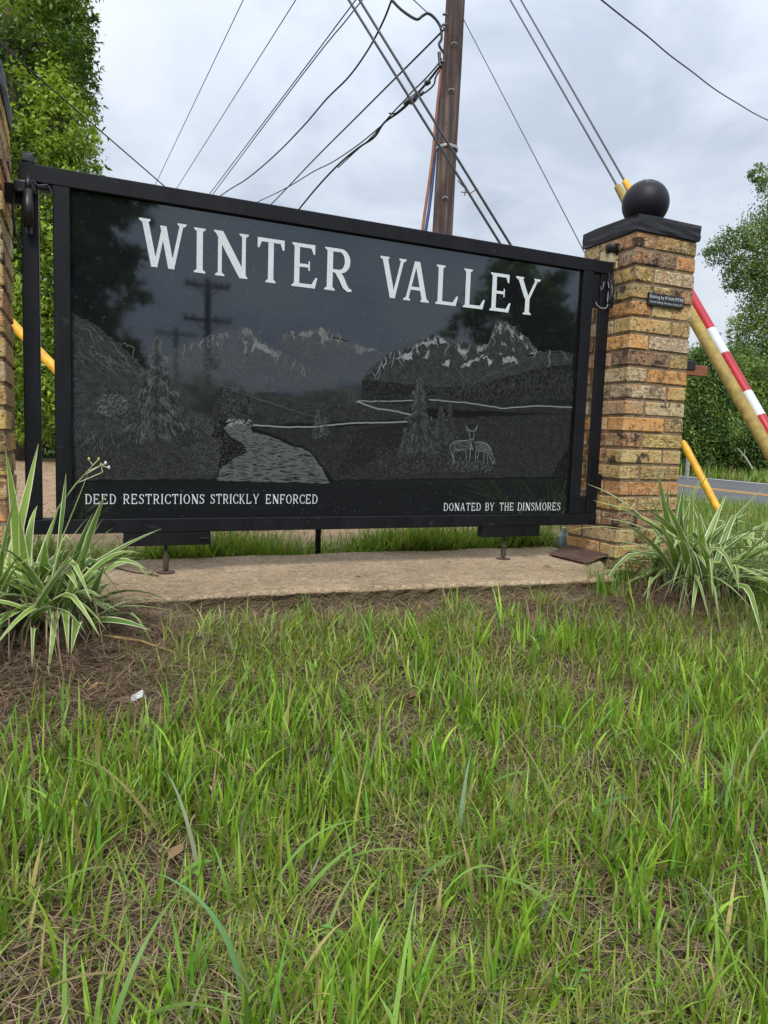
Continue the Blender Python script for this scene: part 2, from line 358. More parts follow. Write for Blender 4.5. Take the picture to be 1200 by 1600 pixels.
def np_mesh(name, V, Fq, colors, m, parent=None, smooth=False, origin=None):
    """big numpy mesh of quads (or triangles) with a colour per vertex"""
    V = np.asarray(V, np.float32); Fq = np.asarray(Fq, np.int32); k = Fq.shape[1]
    o0 = np.zeros(3, np.float32) if origin is None else np.asarray(origin, np.float32)
    me = bpy.data.meshes.new(name); me.vertices.add(len(V)); me.vertices.foreach_set('co', (V-o0).ravel())
    me.loops.add(Fq.size); me.loops.foreach_set('vertex_index', Fq.ravel())
    me.polygons.add(len(Fq)); me.polygons.foreach_set('loop_start', np.arange(0, Fq.size, k, dtype=np.int32))
    me.update(calc_edges=True)
    if smooth: me.polygons.foreach_set('use_smooth', np.ones(len(Fq), bool))
    if colors is not None:
        a = me.color_attributes.new('Col', 'FLOAT_COLOR', 'POINT')
        C4 = np.ones((len(V), 4), np.float32); C4[:, :3] = colors; a.data.foreach_set('color', C4.ravel())
    o = link(name, me, parent, m)
    if parent is None and origin is not None: o.location = origin
    return o
def vnoise(x, y, s, seed=0):
    """smooth value noise in numpy"""
    x = np.asarray(x, float)*s + seed*17.3; y = np.asarray(y, float)*s + seed*9.1
    xi = np.floor(x); yi = np.floor(y); fx = x-xi; fy = y-yi; fx = fx*fx*(3-2*fx); fy = fy*fy*(3-2*fy)
    h = lambda a, b: np.modf(np.abs(np.sin(a*127.1 + b*311.7 + seed*74.7)*43758.5453))[0]
    return (h(xi, yi)*(1-fx) + h(xi+1, yi)*fx)*(1-fy) + (h(xi, yi+1)*(1-fx) + h(xi+1, yi+1)*fx)*fy
def sstep(a, b, x): t = np.clip((np.asarray(x, float)-a)/(b-a), 0, 1); return t*t*(3-2*t)

# ------------------------------------------------------------------ terrain
SLAB = -0.186
def ground_z(x, y):
    x = np.asarray(x, float); y = np.asarray(y, float)
    front = -0.244 - 0.22*np.clip(-0.42-y, 0, 1.75)
    z = np.where(y < -0.42, front, -0.244)
    z = z + 0.042*sstep(0.25, 0.5, y)
    z = z - 0.165*sstep(2.7, 6.0, x)*sstep(-3.0, 1.0, y)                      # falls to the road
    z = z + 0.050*np.exp(-(((x-2.16)/0.30)**2 + ((y+0.42)/0.20)**2))          # straw heaped round the plants
    z = z + 0.060*np.exp(-(((x+0.10)/0.26)**2 + ((y+0.52)/0.22)**2))
    near = np.exp(-((x-1)/4.0)**2 - ((y+1)/3.0)**2)
    z = z + near*(0.030*(vnoise(x, y, 3.1, 1)-0.5) + 0.016*(vnoise(x, y, 9.0, 2)-0.5)) * (1-0.8*sstep(-0.5, -0.35, y)*sstep(0.45, 0.3, y))
    return z
def axis(segs):
    out = []
    for a, b, st in segs: out += list(np.arange(a, b-1e-6, st))
    return np.array(out + [segs[-1][1]])
gx = axis([(-500, -60, 40), (-60, -10, 5), (-10, -1.5, .5), (-1.5, 3.6, .05), (3.6, 8, .3), (8, 30, 2), (30, 60, 6), (60, 500, 40)])
gy = axis([(-500, -60, 40), (-60, -10, 5), (-10, -2.4, .5), (-2.4, 1.2, .05), (1.2, 5, .3), (5, 30, 2), (30, 60, 6), (60, 500, 40)])
GX, GY = np.meshgrid(gx, gy); GZ = ground_z(GX, GY)
V = np.stack([GX, GY, GZ], -1).reshape(-1, 3); nx, ny = len(gx), len(gy)
ii = (np.arange(ny-1)[:, None]*nx + np.arange(nx-1)[None]).ravel()
sandy = sstep(0.35, 0.7, GY)*(1-sstep(2.6, 4.0, GX))*(1-sstep(9.5, 11.5, GY))*sstep(-14, -8, GX)
turf = np.clip(sstep(2.6, 4.0, GX)*sstep(-0.2, 0.6, GY) + sstep(9.5, 12, GY) + sstep(-9, -12, GY) + sstep(-1.5, -4, GX), 0, 1)
colr = np.stack([sandy, turf*(1-sandy), sstep(-2.5, -3.2, GY)*sstep(-13, -10, GY)], -1).reshape(-1, 3)  # blue: unseen dark ground added behind the camera to darken the granite's reflection
tag(np_mesh('ground', V, np.stack([ii, ii+1, ii+nx+1, ii+nx], 1), colr, 'ground', smooth=True), kind='structure')

# the road beyond the right pillar, with its painted lines
RD = Vector((0.23, 0.973, 0)).normalized(); RN = Vector((RD.y, -RD.x, 0)); RC = Vector((10.05, 6.2, 0))
def strip(name, o0, o1, z, m, kind, s0=-34, s1=220, parent=None):
    b = MB(); n = 80
    for k in range(n):
        a, c = s0+(s1-s0)*k/n, s0+(s1-s0)*(k+1)/n
        bend = lambda v: RN*(0.05*min(0, v+5)**2)
        q = [RC+RD*a+RN*o0+bend(a), RC+RD*c+RN*o0+bend(c), RC+RD*c+RN*o1+bend(c), RC+RD*a+RN*o1+bend(a)]
        b.quad(*[(p.x, p.y, z) for p in reversed(q)])
    o = b.build(name, m, parent); tag(o, kind=kind); return o
ZR = -0.352
strip('road', -2.45, 3.4, ZR, 'asphalt', 'structure')
for nm, a, c, mm in (('white_edge_line', 3.02, 3.16, 'white_line'), ('white_edge_line', -2.2, -2.08, 'white_line'),
                     ('yellow_centre_line', -0.10, 0.0, 'yellow_line'), ('yellow_centre_line', 0.12, 0.22, 'yellow_line')):
    strip(nm, a, c, ZR+0.005, mm, 'structure')

# concrete footing slab with a broken front edge
def slab():
    xs = np.arange(-0.75, 2.06, 0.03); b = MB()
    yf = -0.385 + 0.035*np.sin(xs*2.1+0.6) + 0.02*(vnoise(xs, 0, 6, 3)-0.5) + 0.012*(vnoise(xs, 0, 30, 4)-0.5)
    yf = yf + 1.5*np.clip(xs-1.80, 0, 1)
    yb = 0.31 + 0.02*(vnoise(xs, 0, 5, 5)-0.5)
    rows = []
    prof = [(0.012, -0.085), (0.006, -0.03), (0.0, -0.012), (0.012, 0.0)]
    for off, dz in prof:
        rows.append([(x, yy+off+0.008*(random.random()-.5), SLAB+dz+0.006*(random.random()-.5)*(dz < 0)) for x, yy in zip(xs, yf)])
    for f in (0.15, 0.4, 0.7, 0.97):
        rows.append([(x, a+(bk-a)*f, SLAB+0.006*(vnoise(x, a+(bk-a)*f, 5, 6)-0.5)) for x, a, bk in zip(xs, yf, yb)])
    rows.append([(x, bk, SLAB-0.06) for x, bk in zip(xs, yb)])
    n = len(xs)
    for r in rows: b.v += r
    for k in range(len(rows)-1):
        for j in range(n-1): b.f.append((k*n+j, k*n+j+1, (k+1)*n+j+1, (k+1)*n+j))
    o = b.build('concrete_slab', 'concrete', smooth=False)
    tag(o, 'long low slab of pebbly tan concrete under the black sign', 'slab')
slab()

# ------------------------------------------------------------------ brick pillars
PAL = {k: tuple(min(.85, c*1.14) for c in v) for k, v in {'T': (0.565, 0.405, 0.165), 'Y': (0.63, 0.455, 0.165), 'O': (0.62, 0.31, 0.115), 'P': (0.66, 0.52, 0.32), 'D': (0.30, 0.20, 0.13),
       'R': (0.50, 0.29, 0.16), 'G': (0.48, 0.36, 0.205), 'B': (0.33, 0.205, 0.12)}.items()}
BL, BWD, PITCHZ, JT = 0.2155, 0.0975, 0.0668, 0.012
S = BL+BWD+JT
def brick_mesh(seed):
    random.seed(seed); bm = bmesh.new(); bmesh.ops.create_cube(bm, size=1.0)
    for v in bm.verts: v.co = Vector((v.co.x*BL, v.co.y*BWD, v.co.z*(PITCHZ-JT)))
    bmesh.ops.bevel(bm, geom=bm.edges[:], offset=0.0035, segments=1, affect='EDGES')
    for v in bm.verts: v.co += Vector((random.uniform(-1, 1)*0.0016, random.uniform(-1, 1)*0.0012, random.uniform(-1, 1)*0.0016))
    me = bpy.data.meshes.new('brick'); bm.to_mesh(me); bm.free(); me.materials.append(M['brick']); return me
BRICKS = [brick_mesh(s) for s in range(6)]
random.seed(21)
def pillar(x0, ztop, courses, rows, label, seed):
    """x0: left face; front face at y = -0.11. Pinwheel bond of four bricks to a course"""
    rr = random.Random(seed)
    y0 = -0.112; x1, y1 = x0+S, y0+S
    zb = ztop - courses*PITCHZ
    t = empty('brick_pillar', (x0+S/2, y0+S/2, zb), label, 'pillar', 'brick gate pillars')
    core = MB(); i = 0.0055
    core.box(x0+i, x1-i, y0+i, y1-i, zb, ztop+0.002); core.build('mortar_core', 'mortar', t, subdiv=0)
    ox, oy, oz = t.location
    for c in range(courses):
        z = ztop - (c+0.5)*PITCHZ; odd = (c % 2 == 0)
        if odd:   # stretcher along the left face at the front corner
            spots = [('L', x0+BWD/2, y0+BL/2, 90), ('F', x1-BL/2, y0+BWD/2, 0), ('R', x1-BWD/2, y1-BL/2, 90), ('K', x0+BL/2, y1-BWD/2, 0)]
        else:
            spots = [('F', x0+BL/2, y0+BWD/2, 0), ('R', x1-BWD/2, y0+BL/2, 90), ('K', x1-BL/2, y1-BWD/2, 0), ('L', x0+BWD/2, y1-BL/2, 90)]
        spec = rows[c] if c < len(rows) else None
        for k, (side, x, y, rot) in enumerate(spots):
            me = rr.choice(BRICKS); o = bpy.data.objects.new('brick', me); COL.objects.link(o); o.parent = t
            o.location = (x-ox+rr.uniform(-.0015, .0015), y-oy+rr.uniform(-.0015, .0015), z-oz+rr.uniform(-.001, .001))
            o.rotation_euler = (0, 0, math.radians(rot + rr.choice((0, 180)) + rr.uniform(-.5, .5)))
            key = spec[k] if spec and k < 2 else rr.choice('TTOYGPRODBTGr')
            base = PAL[key.upper()]; j = rr.uniform(0.86, 1.12)
            burn = 1.0 if key in 'DB' else (0.95 if key.islower() else (0.6 if rr.random() < .4 else 0.0))
            o.color = (base[0]*j, base[1]*j*rr.uniform(.96, 1.04), base[2]*j*rr.uniform(.9, 1.1), burn)
    return t
RP_X0, LP_X0 = 2.072, -0.171-S
RP_TOP, LP_TOP = 1.152, 1.202
rowsR = ['rT', 'DO', 'YP', 'td', 'OT', 'TT', 'OP', 'dT', 'PO', 'PT', 'Gp', 'OT', 'rT', 'tT', 'TT', 'OO', 'YT', 'Br', 'Gt', 'TB']
rowsL = ['TO', 'TY', 'dT', 'OT', 'TO', 'PO', 'gP', 'TT', 'rP', 'TR', 'TT', 'GT', 'TT', 'YT', 'TT', 'TT', 'Yt', 'OO', 'TR', 'TT']
rowsL = [''.join(reversed(s)) for s in rowsL]
pil_R = pillar(RP_X0, RP_TOP, 21, rowsR, 'tan brick pillar topped by a black ball, carrying a small black plaque', 5)
pil_L = pillar(LP_X0, LP_TOP, 21, rowsL, 'tan brick pillar cut off by the photo edge beside the tall vines', 9)
for t, x0, zt in ((pil_R, RP_X0, RP_TOP), (pil_L, LP_X0, LP_TOP)):
    x1, y0, y1 = x0+S, -0.112, -0.112+S
    random.seed(int(zt*1000))
    bm = bmesh.new(); bmesh.ops.create_cube(bm, size=1.0)
    for v in bm.verts: v.co = Vector((v.co.x*(S+0.012), v.co.y*(S+0.016), v.co.z*0.062))
    bmesh.ops.subdivide_edges(bm, edges=bm.edges[:], cuts=3, use_grid_fill=True)
    for v in bm.verts:
        v.co += Vector((random.gauss(0, .0016), random.gauss(0, .0016), random.gauss(0, .0012)))
        if v.co.z < -0.02: v.co.x *= 0.985; v.co.y *= 0.985
    me = bpy.data.meshes.new('cap'); bm.to_mesh(me); bm.free()
    cp = link('cap', me, t, 'cap', Vector(((x0+x1)/2, (y0+y1)/2, zt+0.031)) - t.location)
    bm = bmesh.new(); bmesh.ops.create_uvsphere(bm, u_segments=40, v_segments=24, radius=0.097)
    me = bpy.data.meshes.new('ball'); bm.to_mesh(me); bm.free()
    link('ball', me, t, 'ball', Vector(((x0+x1)/2+0.018, (y0+y1)/2, zt+0.062+0.112)) - t.location, smooth=True)
    MB().lathe([(0.055, 0), (0.045, 0.012), (0.04, 0.03)], ((x0+x1)/2+0.018, (y0+y1)/2, zt+0.060), 20).build('neck', 'cap', t, True)

# the plaque on the right pillar
def text_mesh(body, width, height):
    cu = bpy.data.curves.new('txt', 'FONT'); cu.body = body; cu.size = 1.0; cu.resolution_u = 2
    o = bpy.data.objects.new('txt', cu); COL.objects.link(o)
    dg = bpy.context.evaluated_depsgraph_get(); dg.update()
    me = bpy.data.meshes.new_from_object(o.evaluated_get(dg)); bpy.data.objects.remove(o)
    co = np.zeros(len(me.vertices)*3); me.vertices.foreach_get('co', co); co = co.reshape(-1, 3)
    lo, hi = co.min(0), co.max(0); out = np.zeros_like(co)
    out[:, 0] = (co[:, 0]-lo[0])/(hi[0]-lo[0])*width; out[:, 2] = co[:, 1]*height/0.72
    me.vertices.foreach_set('co', out.ravel()); me.update(); return me
PY = -0.112
plaque = MB().box(2.146, 2.338, PY-0.010, PY-0.001, 0.868, 0.916).build('plaque', 'blackplastic', pil_R, bevel=0.0012)
for body, x0, x1, zz, hh in (('Etching by RYAN PITRE', 2.152, 2.332, 0.8955, 0.0135), ('Custom Etching, Monument, Liberty, Tx', 2.152, 2.328, 0.8775, 0.0085)):
    me = text_mesh(body, x1-x0, hh)
    link('lettering', me, plaque, 'letter', Vector((x0, PY-0.0107, zz)) - pil_R.location)
# brown board poking out behind the pillar
p = onY(1089, 580, 0.24)
bb = MB().box(2.26, p[0]+0.055, 0.222, 0.238, p[2]-0.026, p[2]+0.026).build('board', 'brown_board', pil_R, bevel=0.003)
MB().box(p[0]-0.10, p[0]-0.035, 0.216, 0.2215, p[2]+0.0, p[2]+0.045).build('hook', 'blackplastic', pil_R, bevel=0.003)

# ------------------------------------------------------------------ the sign
sign = empty('entrance_sign', (0.95, 0.0, SLAB), 'large black granite entrance sign etched with mountains, reading WINTER VALLEY, in a black steel frame', 'sign')
FY0, FY1 = -0.014, 0.050
def part(name, x0, x1, y0, y1, z0, z1, m='steel', parent=sign, bevel=0.0025):
    return MB().box(x0, x1, y0, y1, z0, z1).build(name, m, parent, bevel=bevel)
panel = part('granite_panel', -0.030, 1.9480, 0.0, 0.030, 0.0015, 0.9915, 'granite', bevel=0.0)
part('top_rail', -0.135, 2.046, FY0, FY1, 0.9925, 1.043)
part('bottom_rail', -0.135, 2.046, FY0, FY1, -0.046, 0.0)
part('stile', -0.047, 0.0, FY0-0.002, -0.0005, 0.0005, 0.992)
part('stile', 1.90, 1.953, FY0-0.002, -0.0005, 0.0005, 0.992)
part('post', -0.131, -0.085, FY0+0.004, 0.030, 0.0005, 0.992)
part('post', 1.992, 2.044, FY0+0.002, 0.004, 0.0005, 0.992)
part('backing_plate', 0.003, 1.897, 0.031, 0.034, 0.003, 0.99, bevel=0)
part('gusset', 1.9535, 1.9915, -0.006, 0.004, 0.855, 0.992)
part('gusset', 1.9535, 1.9915, -0.006, 0.004, 0.0005, 0.075)
part('weld_bead', -0.084, -0.048, -0.010, 0.03, 0.975, 0.993, bevel=0.006)
for x0, x1 in ((0.149, 0.424), (1.486, 1.757)):
    part('foot_plate', x0, x1, FY0+0.0015, 0.03, -0.090, -0.0465, bevel=0.0015)
for x, yy in ((0.282, 0.018), (1.607, 0.018)):
    MB().tube([(x, yy, -0.095), (x, yy, SLAB+0.006)], 0.0065, 10).build('threaded_rod', 'rod', sign, True)
    MB().tube([(x, yy, SLAB+0.012), (x, yy, SLAB+0.058)], 0.0105, 6).build('coupling_nut', 'rod', sign)
    MB().lathe([(0.030, 0), (0.030, 0.004), (0.012, 0.007)], (x, yy, SLAB), 18).build('foot_washer', 'rust', sign)
_l = onY(497, 840, 0.36)
MB().tube([(0.80, 0.035, -0.035), (_l[0]-.02, 0.34, -0.045), (_l[0], 0.36, -0.06), (_l[0], 0.36, SLAB-0.06)], 0.0125, 8).build('leg', 'steel', sign)
MB().tube([(0.385, FY0-0.007, -0.066), (0.418, FY0-0.007, -0.068)], 0.003, 6).build('scratch_weld', 'steel', sign)
# hinges to the pillars
part('hinge', -0.172, -0.130, 0.0, 0.03, 0.93, 0.985)
part('hinge', 2.044, 2.0755, 0.0, 0.03, 0.10, 0.17); part('hinge', 2.044, 2.0755, 0.0, 0.03, 0.88, 0.95)

# --- lettering: a small serif alphabet drawn as strokes
TK, TN, SH, SO = 0.138, 0.086, 0.045, 0.06
def glyph(ch):
    q = []
    def rect(x0, y0, x1, y1): q.append([(x0, y0), (x1, y0), (x1, y1), (x0, y1)])
    def dia(xa, ya, xb, yb, w): q.append([(xa-w/2, ya), (xb-w/2, yb), (xb+w/2, yb), (xa+w/2, ya)])
    def ser(x, w, y, l=1, r=1):
        top = y > 0.5; a, b = x-w/2-SO*l, x+w/2+SO*r
        if top: q.append([(a, 1-SH*.7), (x-w/2, 1-SH*1.7), (x+w/2, 1-SH*1.7), (b, 1-SH*.7), (b, 1), (a, 1)])
        else: q.append([(a, 0), (b, 0), (b, SH*.7), (x+w/2, SH*1.7), (x-w/2, SH*1.7), (a, SH*.7)])
    def stem(x, w=TK, y0=0, y1=1, top=1, bot=1):
        rect(x-w/2, y0, x+w/2, y1)
        if top: ser(x, w, 1)
        if bot: ser(x, w, 0)
    def curve(pts):
        for k in range(len(pts)-1):
            (x0, y0, w0), (x1, y1, w1) = pts[k], pts[k+1]
            def nrm(i):
                a = pts[max(i-1, 0)]; b = pts[min(i+1, len(pts)-1)]; dx, dy = b[0]-a[0], b[1]-a[1]; l = math.hypot(dx, dy) or 1
                return -dy/l, dx/l
            n0, n1 = nrm(k), nrm(k+1)
            q.append([(x0-n0[0]*w0/2, y0-n0[1]*w0/2), (x1-n1[0]*w1/2, y1-n1[1]*w1/2), (x1+n1[0]*w1/2, y1+n1[1]*w1/2), (x0+n0[0]*w0/2, y0+n0[1]*w0/2)])
    def arc(cx, cy, rx, ry, a0, a1, n=14):
        pts = []
        for k in range(n+1):
            a = math.radians(a0+(a1-a0)*k/n); pts.append((cx+rx*math.cos(a), cy+ry*math.sin(a), TN*.8+(TK-TN*.8)*abs(math.cos(a))))
        curve(pts)
    def bars(x, top, mid, bot):
        if top: rect(x, 0.915, x+.47, 1.0); q.append([(x+.43, 0.78), (x+.47, 0.78), (x+.47, 1.0), (x+.36, 0.93)])
        if mid: rect(x, 0.465, x+.33, 0.54); q.append([(x+.30, 0.39), (x+.335, 0.39), (x+.335, 0.615), (x+.30, 0.615)])
        if bot: rect(x, 0.0, x+.48, 0.085); q.append([(x+.37, 0.06), (x+.48, 0.0), (x+.54, 0.25), (x+.49, 0.25)])
    if ch == 'I': stem(.15)
    elif ch == 'N': stem(.13, TN, top=0); dia(.10, 1, .66, 0, .19); stem(.66, TN, bot=0); ser(.10, TN, 1, 1, 0)
    elif ch == 'T':
        stem(.34, top=0); rect(0, .915, .68, 1.0); q.append([(0, .77), (.045, .77), (.11, .93), (0, 1)]); q.append([(.635, .77), (.68, .77), (.68, 1), (.57, .93)])
    elif ch == 'E': stem(.15); bars(.15, 1, 1, 1)
    elif ch == 'F': stem(.15); bars(.15, 1, 1, 0)
    elif ch == 'L': stem(.15); bars(.15, 0, 0, 1)
    elif ch == 'R':
        stem(.15); rect(.15, .92, .40, 1.0); rect(.15, .43, .40, .505); arc(.38, .715, .19, .25, 90, -90)
        curve([(.33, .46, TK), (.43, .30, TK), (.52, .12, TK*.95), (.60, .045, TK*.7), (.68, .04, TN*.6)])
    elif ch == 'B':
        stem(.15); rect(.15, .925, .38, 1.0); rect(.15, .475, .40, .55); rect(.15, 0, .40, .075)
        arc(.36, .74, .17, .225, 90, -90); arc(.38, .275, .20, .24, 90, -90)
    elif ch == 'D': stem(.15); rect(.15, .92, .34, 1.0); rect(.15, 0, .34, .08); arc(.32, .5, .30, .46, 90, -90, 18)
    elif ch == 'O': arc(.37, .5, .29, .46, 0, 360, 28)
    elif ch == 'C': arc(.39, .5, .31, .46, 48, 312, 20); q.append([(.585, .70), (.625, .70), (.625, .98), (.56, .84)]); q.append([(.56, .14), (.63, .05), (.63, .28), (.59, .28)])
    elif ch == 'S':
        curve([(.50, .80, TN*.8), (.44, .91, TN*.8), (.30, .955, TN), (.16, .90, TK*.9), (.12, .77, TK), (.17, .65, TK), (.30, .545, TK*1.05),
               (.44, .44, TK), (.50, .29, TK), (.46, .13, TK*.9), (.30, .045, TN), (.16, .09, TN*.8), (.09, .21, TN*.8)])
        rect(.48, .72, .525, .98); rect(.065, .02, .11, .29)
    elif ch == 'V': dia(.12, 1, .37, 0, TK*1.1); dia(.63, 1, .39, 0, TN); ser(.12, TK, 1); ser(.63, TN, 1)
    elif ch == 'A': dia(.10, 0, .35, 1, TN); dia(.64, 0, .39, 1, TK*1.1); rect(.18, .28, .56, .36); ser(.10, TN, 0); ser(.64, TK, 0)
    elif ch == 'Y': dia(.12, 1, .37, .44, TK*1.1); dia(.68, 1, .42, .44, TN); stem(.39, TK, 0, .47, top=0); ser(.12, TK, 1); ser(.68, TN, 1)
    elif ch == 'W':
        dia(.11, 1, .33, 0, TK*1.05); dia(.55, .9, .35, 0, TN); dia(.53, .9, .72, 0, TK*1.05); dia(.96, 1, .74, 0, TN); ser(.11, TK, 1); ser(.96, TN, 1)
    elif ch == 'K': stem(.15); dia(.20, .42, .55, 1, TN); dia(.30, .56, .60, 0, TK*1.05); ser(.55, TN, 1); ser(.60, TK, 0)
    elif ch == 'H': stem(.15); stem(.62); rect(.15, .46, .62, .54)
    elif ch == 'M': stem(.12, TN); stem(.86, TK); dia(.13, 1, .46, .05, TK*.95); dia(.80, 1, .48, .05, TN*.9)
    return q
def letter_mesh(b, ch, x0, x1, z0, z1, thin=1.0, k0=0):
    g = glyph(ch); xs = [p[0] for q in g for p in q]; lo, hi = min(xs), max(xs)
    for k, q in enumerate(g):
        y = -0.0012 - 0.00012*((k+k0) % 24); i = len(b.v)
        b.v += [(x0+(px-lo)/(hi-lo)*(x1-x0), y, z0+pz*(z1-z0)) for px, pz in q]; b.f.append(tuple(range(i, i+len(q))))
big = [('W', 217, 291, 343, 417), ('I', 303, 321, 356, 425), ('N', 334, 388, 362, 432), ('T', 402, 444, 373, 442), ('E', 456, 496, 381, 450),
       ('R', 507, 549.5, 388, 455), ('V', 593, 634, 403, 466), ('A', 630.5, 671, 410, 472), ('L', 681, 716, 416.5, 477.5), ('L', 724, 758, 422.5, 482.5),
       ('E', 765.5, 798, 428, 487.5), ('Y', 804.5, 843, 434.5, 492)]
ZT = np.mean([onY((a+c)/2, t_)[2] for _, a, c, t_, b_ in big]); ZB = np.mean([onY((a+c)/2, b_)[2] for _, a, c, t_, b_ in big])
for ch, a, c, t_, b_ in big:
    ym = (t_+b_)/2; b = MB()
    z1 = 0.5*(ZT+onY((a+c)/2, t_)[2]); z0 = 0.5*(ZB+onY((a+c)/2, b_)[2])
    letter_mesh(b, ch, onY(a, ym)[0], onY(c, ym)[0], z0, z1); b.build('letter', 'letter', panel)
NAT = {c: (lambda g: max(p[0] for q in g for p in q)-min(p[0] for q in g for p in q))(glyph(c)) for c in 'WINTERVALYDSCKFOBHM'}
def inscription(words):
    for w, a, c, yt, yb in words:
        b = MB(); X0, X1 = onY(a, (yt+yb)/2)[0], onY(c, (yt+yb)/2)[0]; z1, z0 = onY((a+c)/2, yt)[2], onY((a+c)/2, yb)[2]
        gap = 0.17; tot = sum(NAT[h] for h in w) + gap*(len(w)-1); k = (X1-X0)/tot; x = X0
        for h in w: letter_mesh(b, h, x, x+NAT[h]*k, z0, z1); x += (NAT[h]+gap)*k
        b.build('inscription_word', 'letter', panel)
TK, TN, SH = 0.098, 0.066, 0.04
inscription([('DEED', 133, 181, 772, 787.5), ('RESTRICTIONS', 192.6, 319, 772, 787.3), ('STRICKLY', 329, 404.5, 772, 787), ('ENFORCED', 415, 495.6, 772.5, 787)])
inscription([('DONATED', 693, 750.5, 785.8, 798), ('BY', 758, 772, 785.6, 797.8), ('THE', 780.5, 802, 785.4, 797.6), ('DINSMORES', 808.6, 875, 785.2, 797.5)])

# --- the etched landscape, stroke by stroke
rs = random.Random(4)
def rc(L_): return [(560+x/3.43, 480+y/3.43) for x, y in L_]
class Etch:
    def __init__(s): s.b = MB()
    def poly(s, px, tone, depth=0.00035):
        pts = [onY(x, y) for x, y in px]; i = len(s.b.v); yy = -depth-rs.random()*0.00008
        s.b.v += [(p[0], yy, p[2]) for p in pts]; s.b.f.append(tuple(range(i, i+len(pts)))); s.b.c += [(tone*.95, tone, tone*1.03)]*len(pts)
    def line(s, px, w, tone, taper=True):
        pts = [onY(x, y) for x, y in px]; w = w*0.00175; yy = -0.0006-rs.random()*0.0004; n = len(pts)
        for k in range(n-1):
            a, c = pts[k], pts[k+1]; dx, dz = c[0]-a[0], c[2]-a[2]; l = math.hypot(dx, dz) or 1e-6; nx_, nz_ = -dz/l, dx/l
            w0 = w*(1 if not taper else (0.35+0.65*math.sin(math.pi*(k+.35)/(n+.2)))); w1 = w*(1 if not taper else max(.12, 0.35+0.65*math.sin(math.pi*(k+1.35)/(n+.2))))
            if taper and k == n-2: w1 = w*.15
            s.b.quad((a[0]-nx_*w0/2, yy, a[2]-nz_*w0/2), (c[0]-nx_*w1/2, yy, c[2]-nz_*w1/2), (c[0]+nx_*w1/2, yy, c[2]+nz_*w1/2), (a[0]+nx_*w0/2, yy, a[2]+nz_*w0/2), (tone*.95, tone, tone*1.03))
    def done(s, name, kind=None):
        o = s.b.build(name, 'etch', panel); tag(o, kind=kind); return o
def shade(polys, name='etched_shading'):
    b = MB()
    for k, (px, tone, alpha) in enumerate(polys):
        i = len(b.v); px = ragged(px+[px[0]], 1.6, 6)[:-1]; b.v += [(onY(x, y)[0], -0.00022-0.00001*k, onY(x, y)[2]) for x, y in px]
        b.f.append(tuple(range(i, i+len(px)))); b.c += [(tone*.95, tone, tone*1.02, alpha)]*len(px)
    return b.build(name, 'etch_soft', panel)
def inside(poly, x, y):
    c = False; n = len(poly)
    for i in range(n):
        x0, y0 = poly[i]; x1, y1 = poly[(i+1) % n]
        if (y0 > y) != (y1 > y) and x < (x1-x0)*(y-y0)/(y1-y0)+x0: c = not c
    return c
def fill(e, poly, n, ang, ln, w, tone, spread=25):
    xs = [p[0] for p in poly]; ys = [p[1] for p in poly]; k = 0; tries = 0
    while k < n and tries < n*8:
        tries += 1; x, y = rs.uniform(min(xs), max(xs)), rs.uniform(min(ys), max(ys))
        if not inside(poly, x, y): continue
        a = math.radians(ang+rs.gauss(0, spread)); l = ln*rs.uniform(.5, 1.4); k += 1
        e.line([(x, y), (x+l*.5*math.cos(a)+rs.uniform(-.4, .4), y+l*.5*math.sin(a)), (x+l*math.cos(a), y+l*math.sin(a)+rs.uniform(-.5, .5))], w*rs.uniform(.7, 1.3), tone*rs.uniform(.6, 1.4))
def ragged(pts, amp=1.5, step=5):
    out = []
    for (x0, y0), (x1, y1) in zip(pts, pts[1:]):
        n = max(1, int(math.hypot(x1-x0, y1-y0)/step))
        for k in range(n): out.append((x0+(x1-x0)*k/n+rs.uniform(-amp, amp)*.5, y0+(y1-y0)*k/n+rs.uniform(-amp, amp)))
    return out+[pts[-1]]
def spruce(cx, ytop, ybot, half, tone, n, w=1.1):
    e = Etch(); e.line([(cx, ytop-2), (cx+.5, (ytop+ybot)/2), (cx, ybot)], w, tone*.5); n = int(n*1.5)
    e.poly(ragged([(cx, ytop), (cx+half*.42, ytop+(ybot-ytop)*.5), (cx+half*.85, ybot-3), (cx-half*.85, ybot-3), (cx-half*.42, ytop+(ybot-ytop)*.5)], 2.5, 3), .022, .0003)
    for k in range(n):
        t = (k+rs.random())/n; y = ytop+(ybot-ytop)*t; reach = half*(t**.85)*(0.75+.35*math.sin(t*38)+rs.uniform(-.12, .12))
        x = rs.uniform(-1, 1); xx = cx+x*reach; l = rs.uniform(3, 7)*(0.5+.5*t)*(ybot-ytop)/150*1.3+2
        s = (1 if x > 0 else -1)*rs.uniform(.25, .9)
        tn = tone*rs.uniform(.35, 1.25)*(0.7+.5*abs(x))
        e.line([(xx, y), (xx+s*l*.5, y+l*.35), (xx+s*l*.8, y+l)], w*rs.uniform(.8, 1.6), tn)
    return e.done('etched_tree')
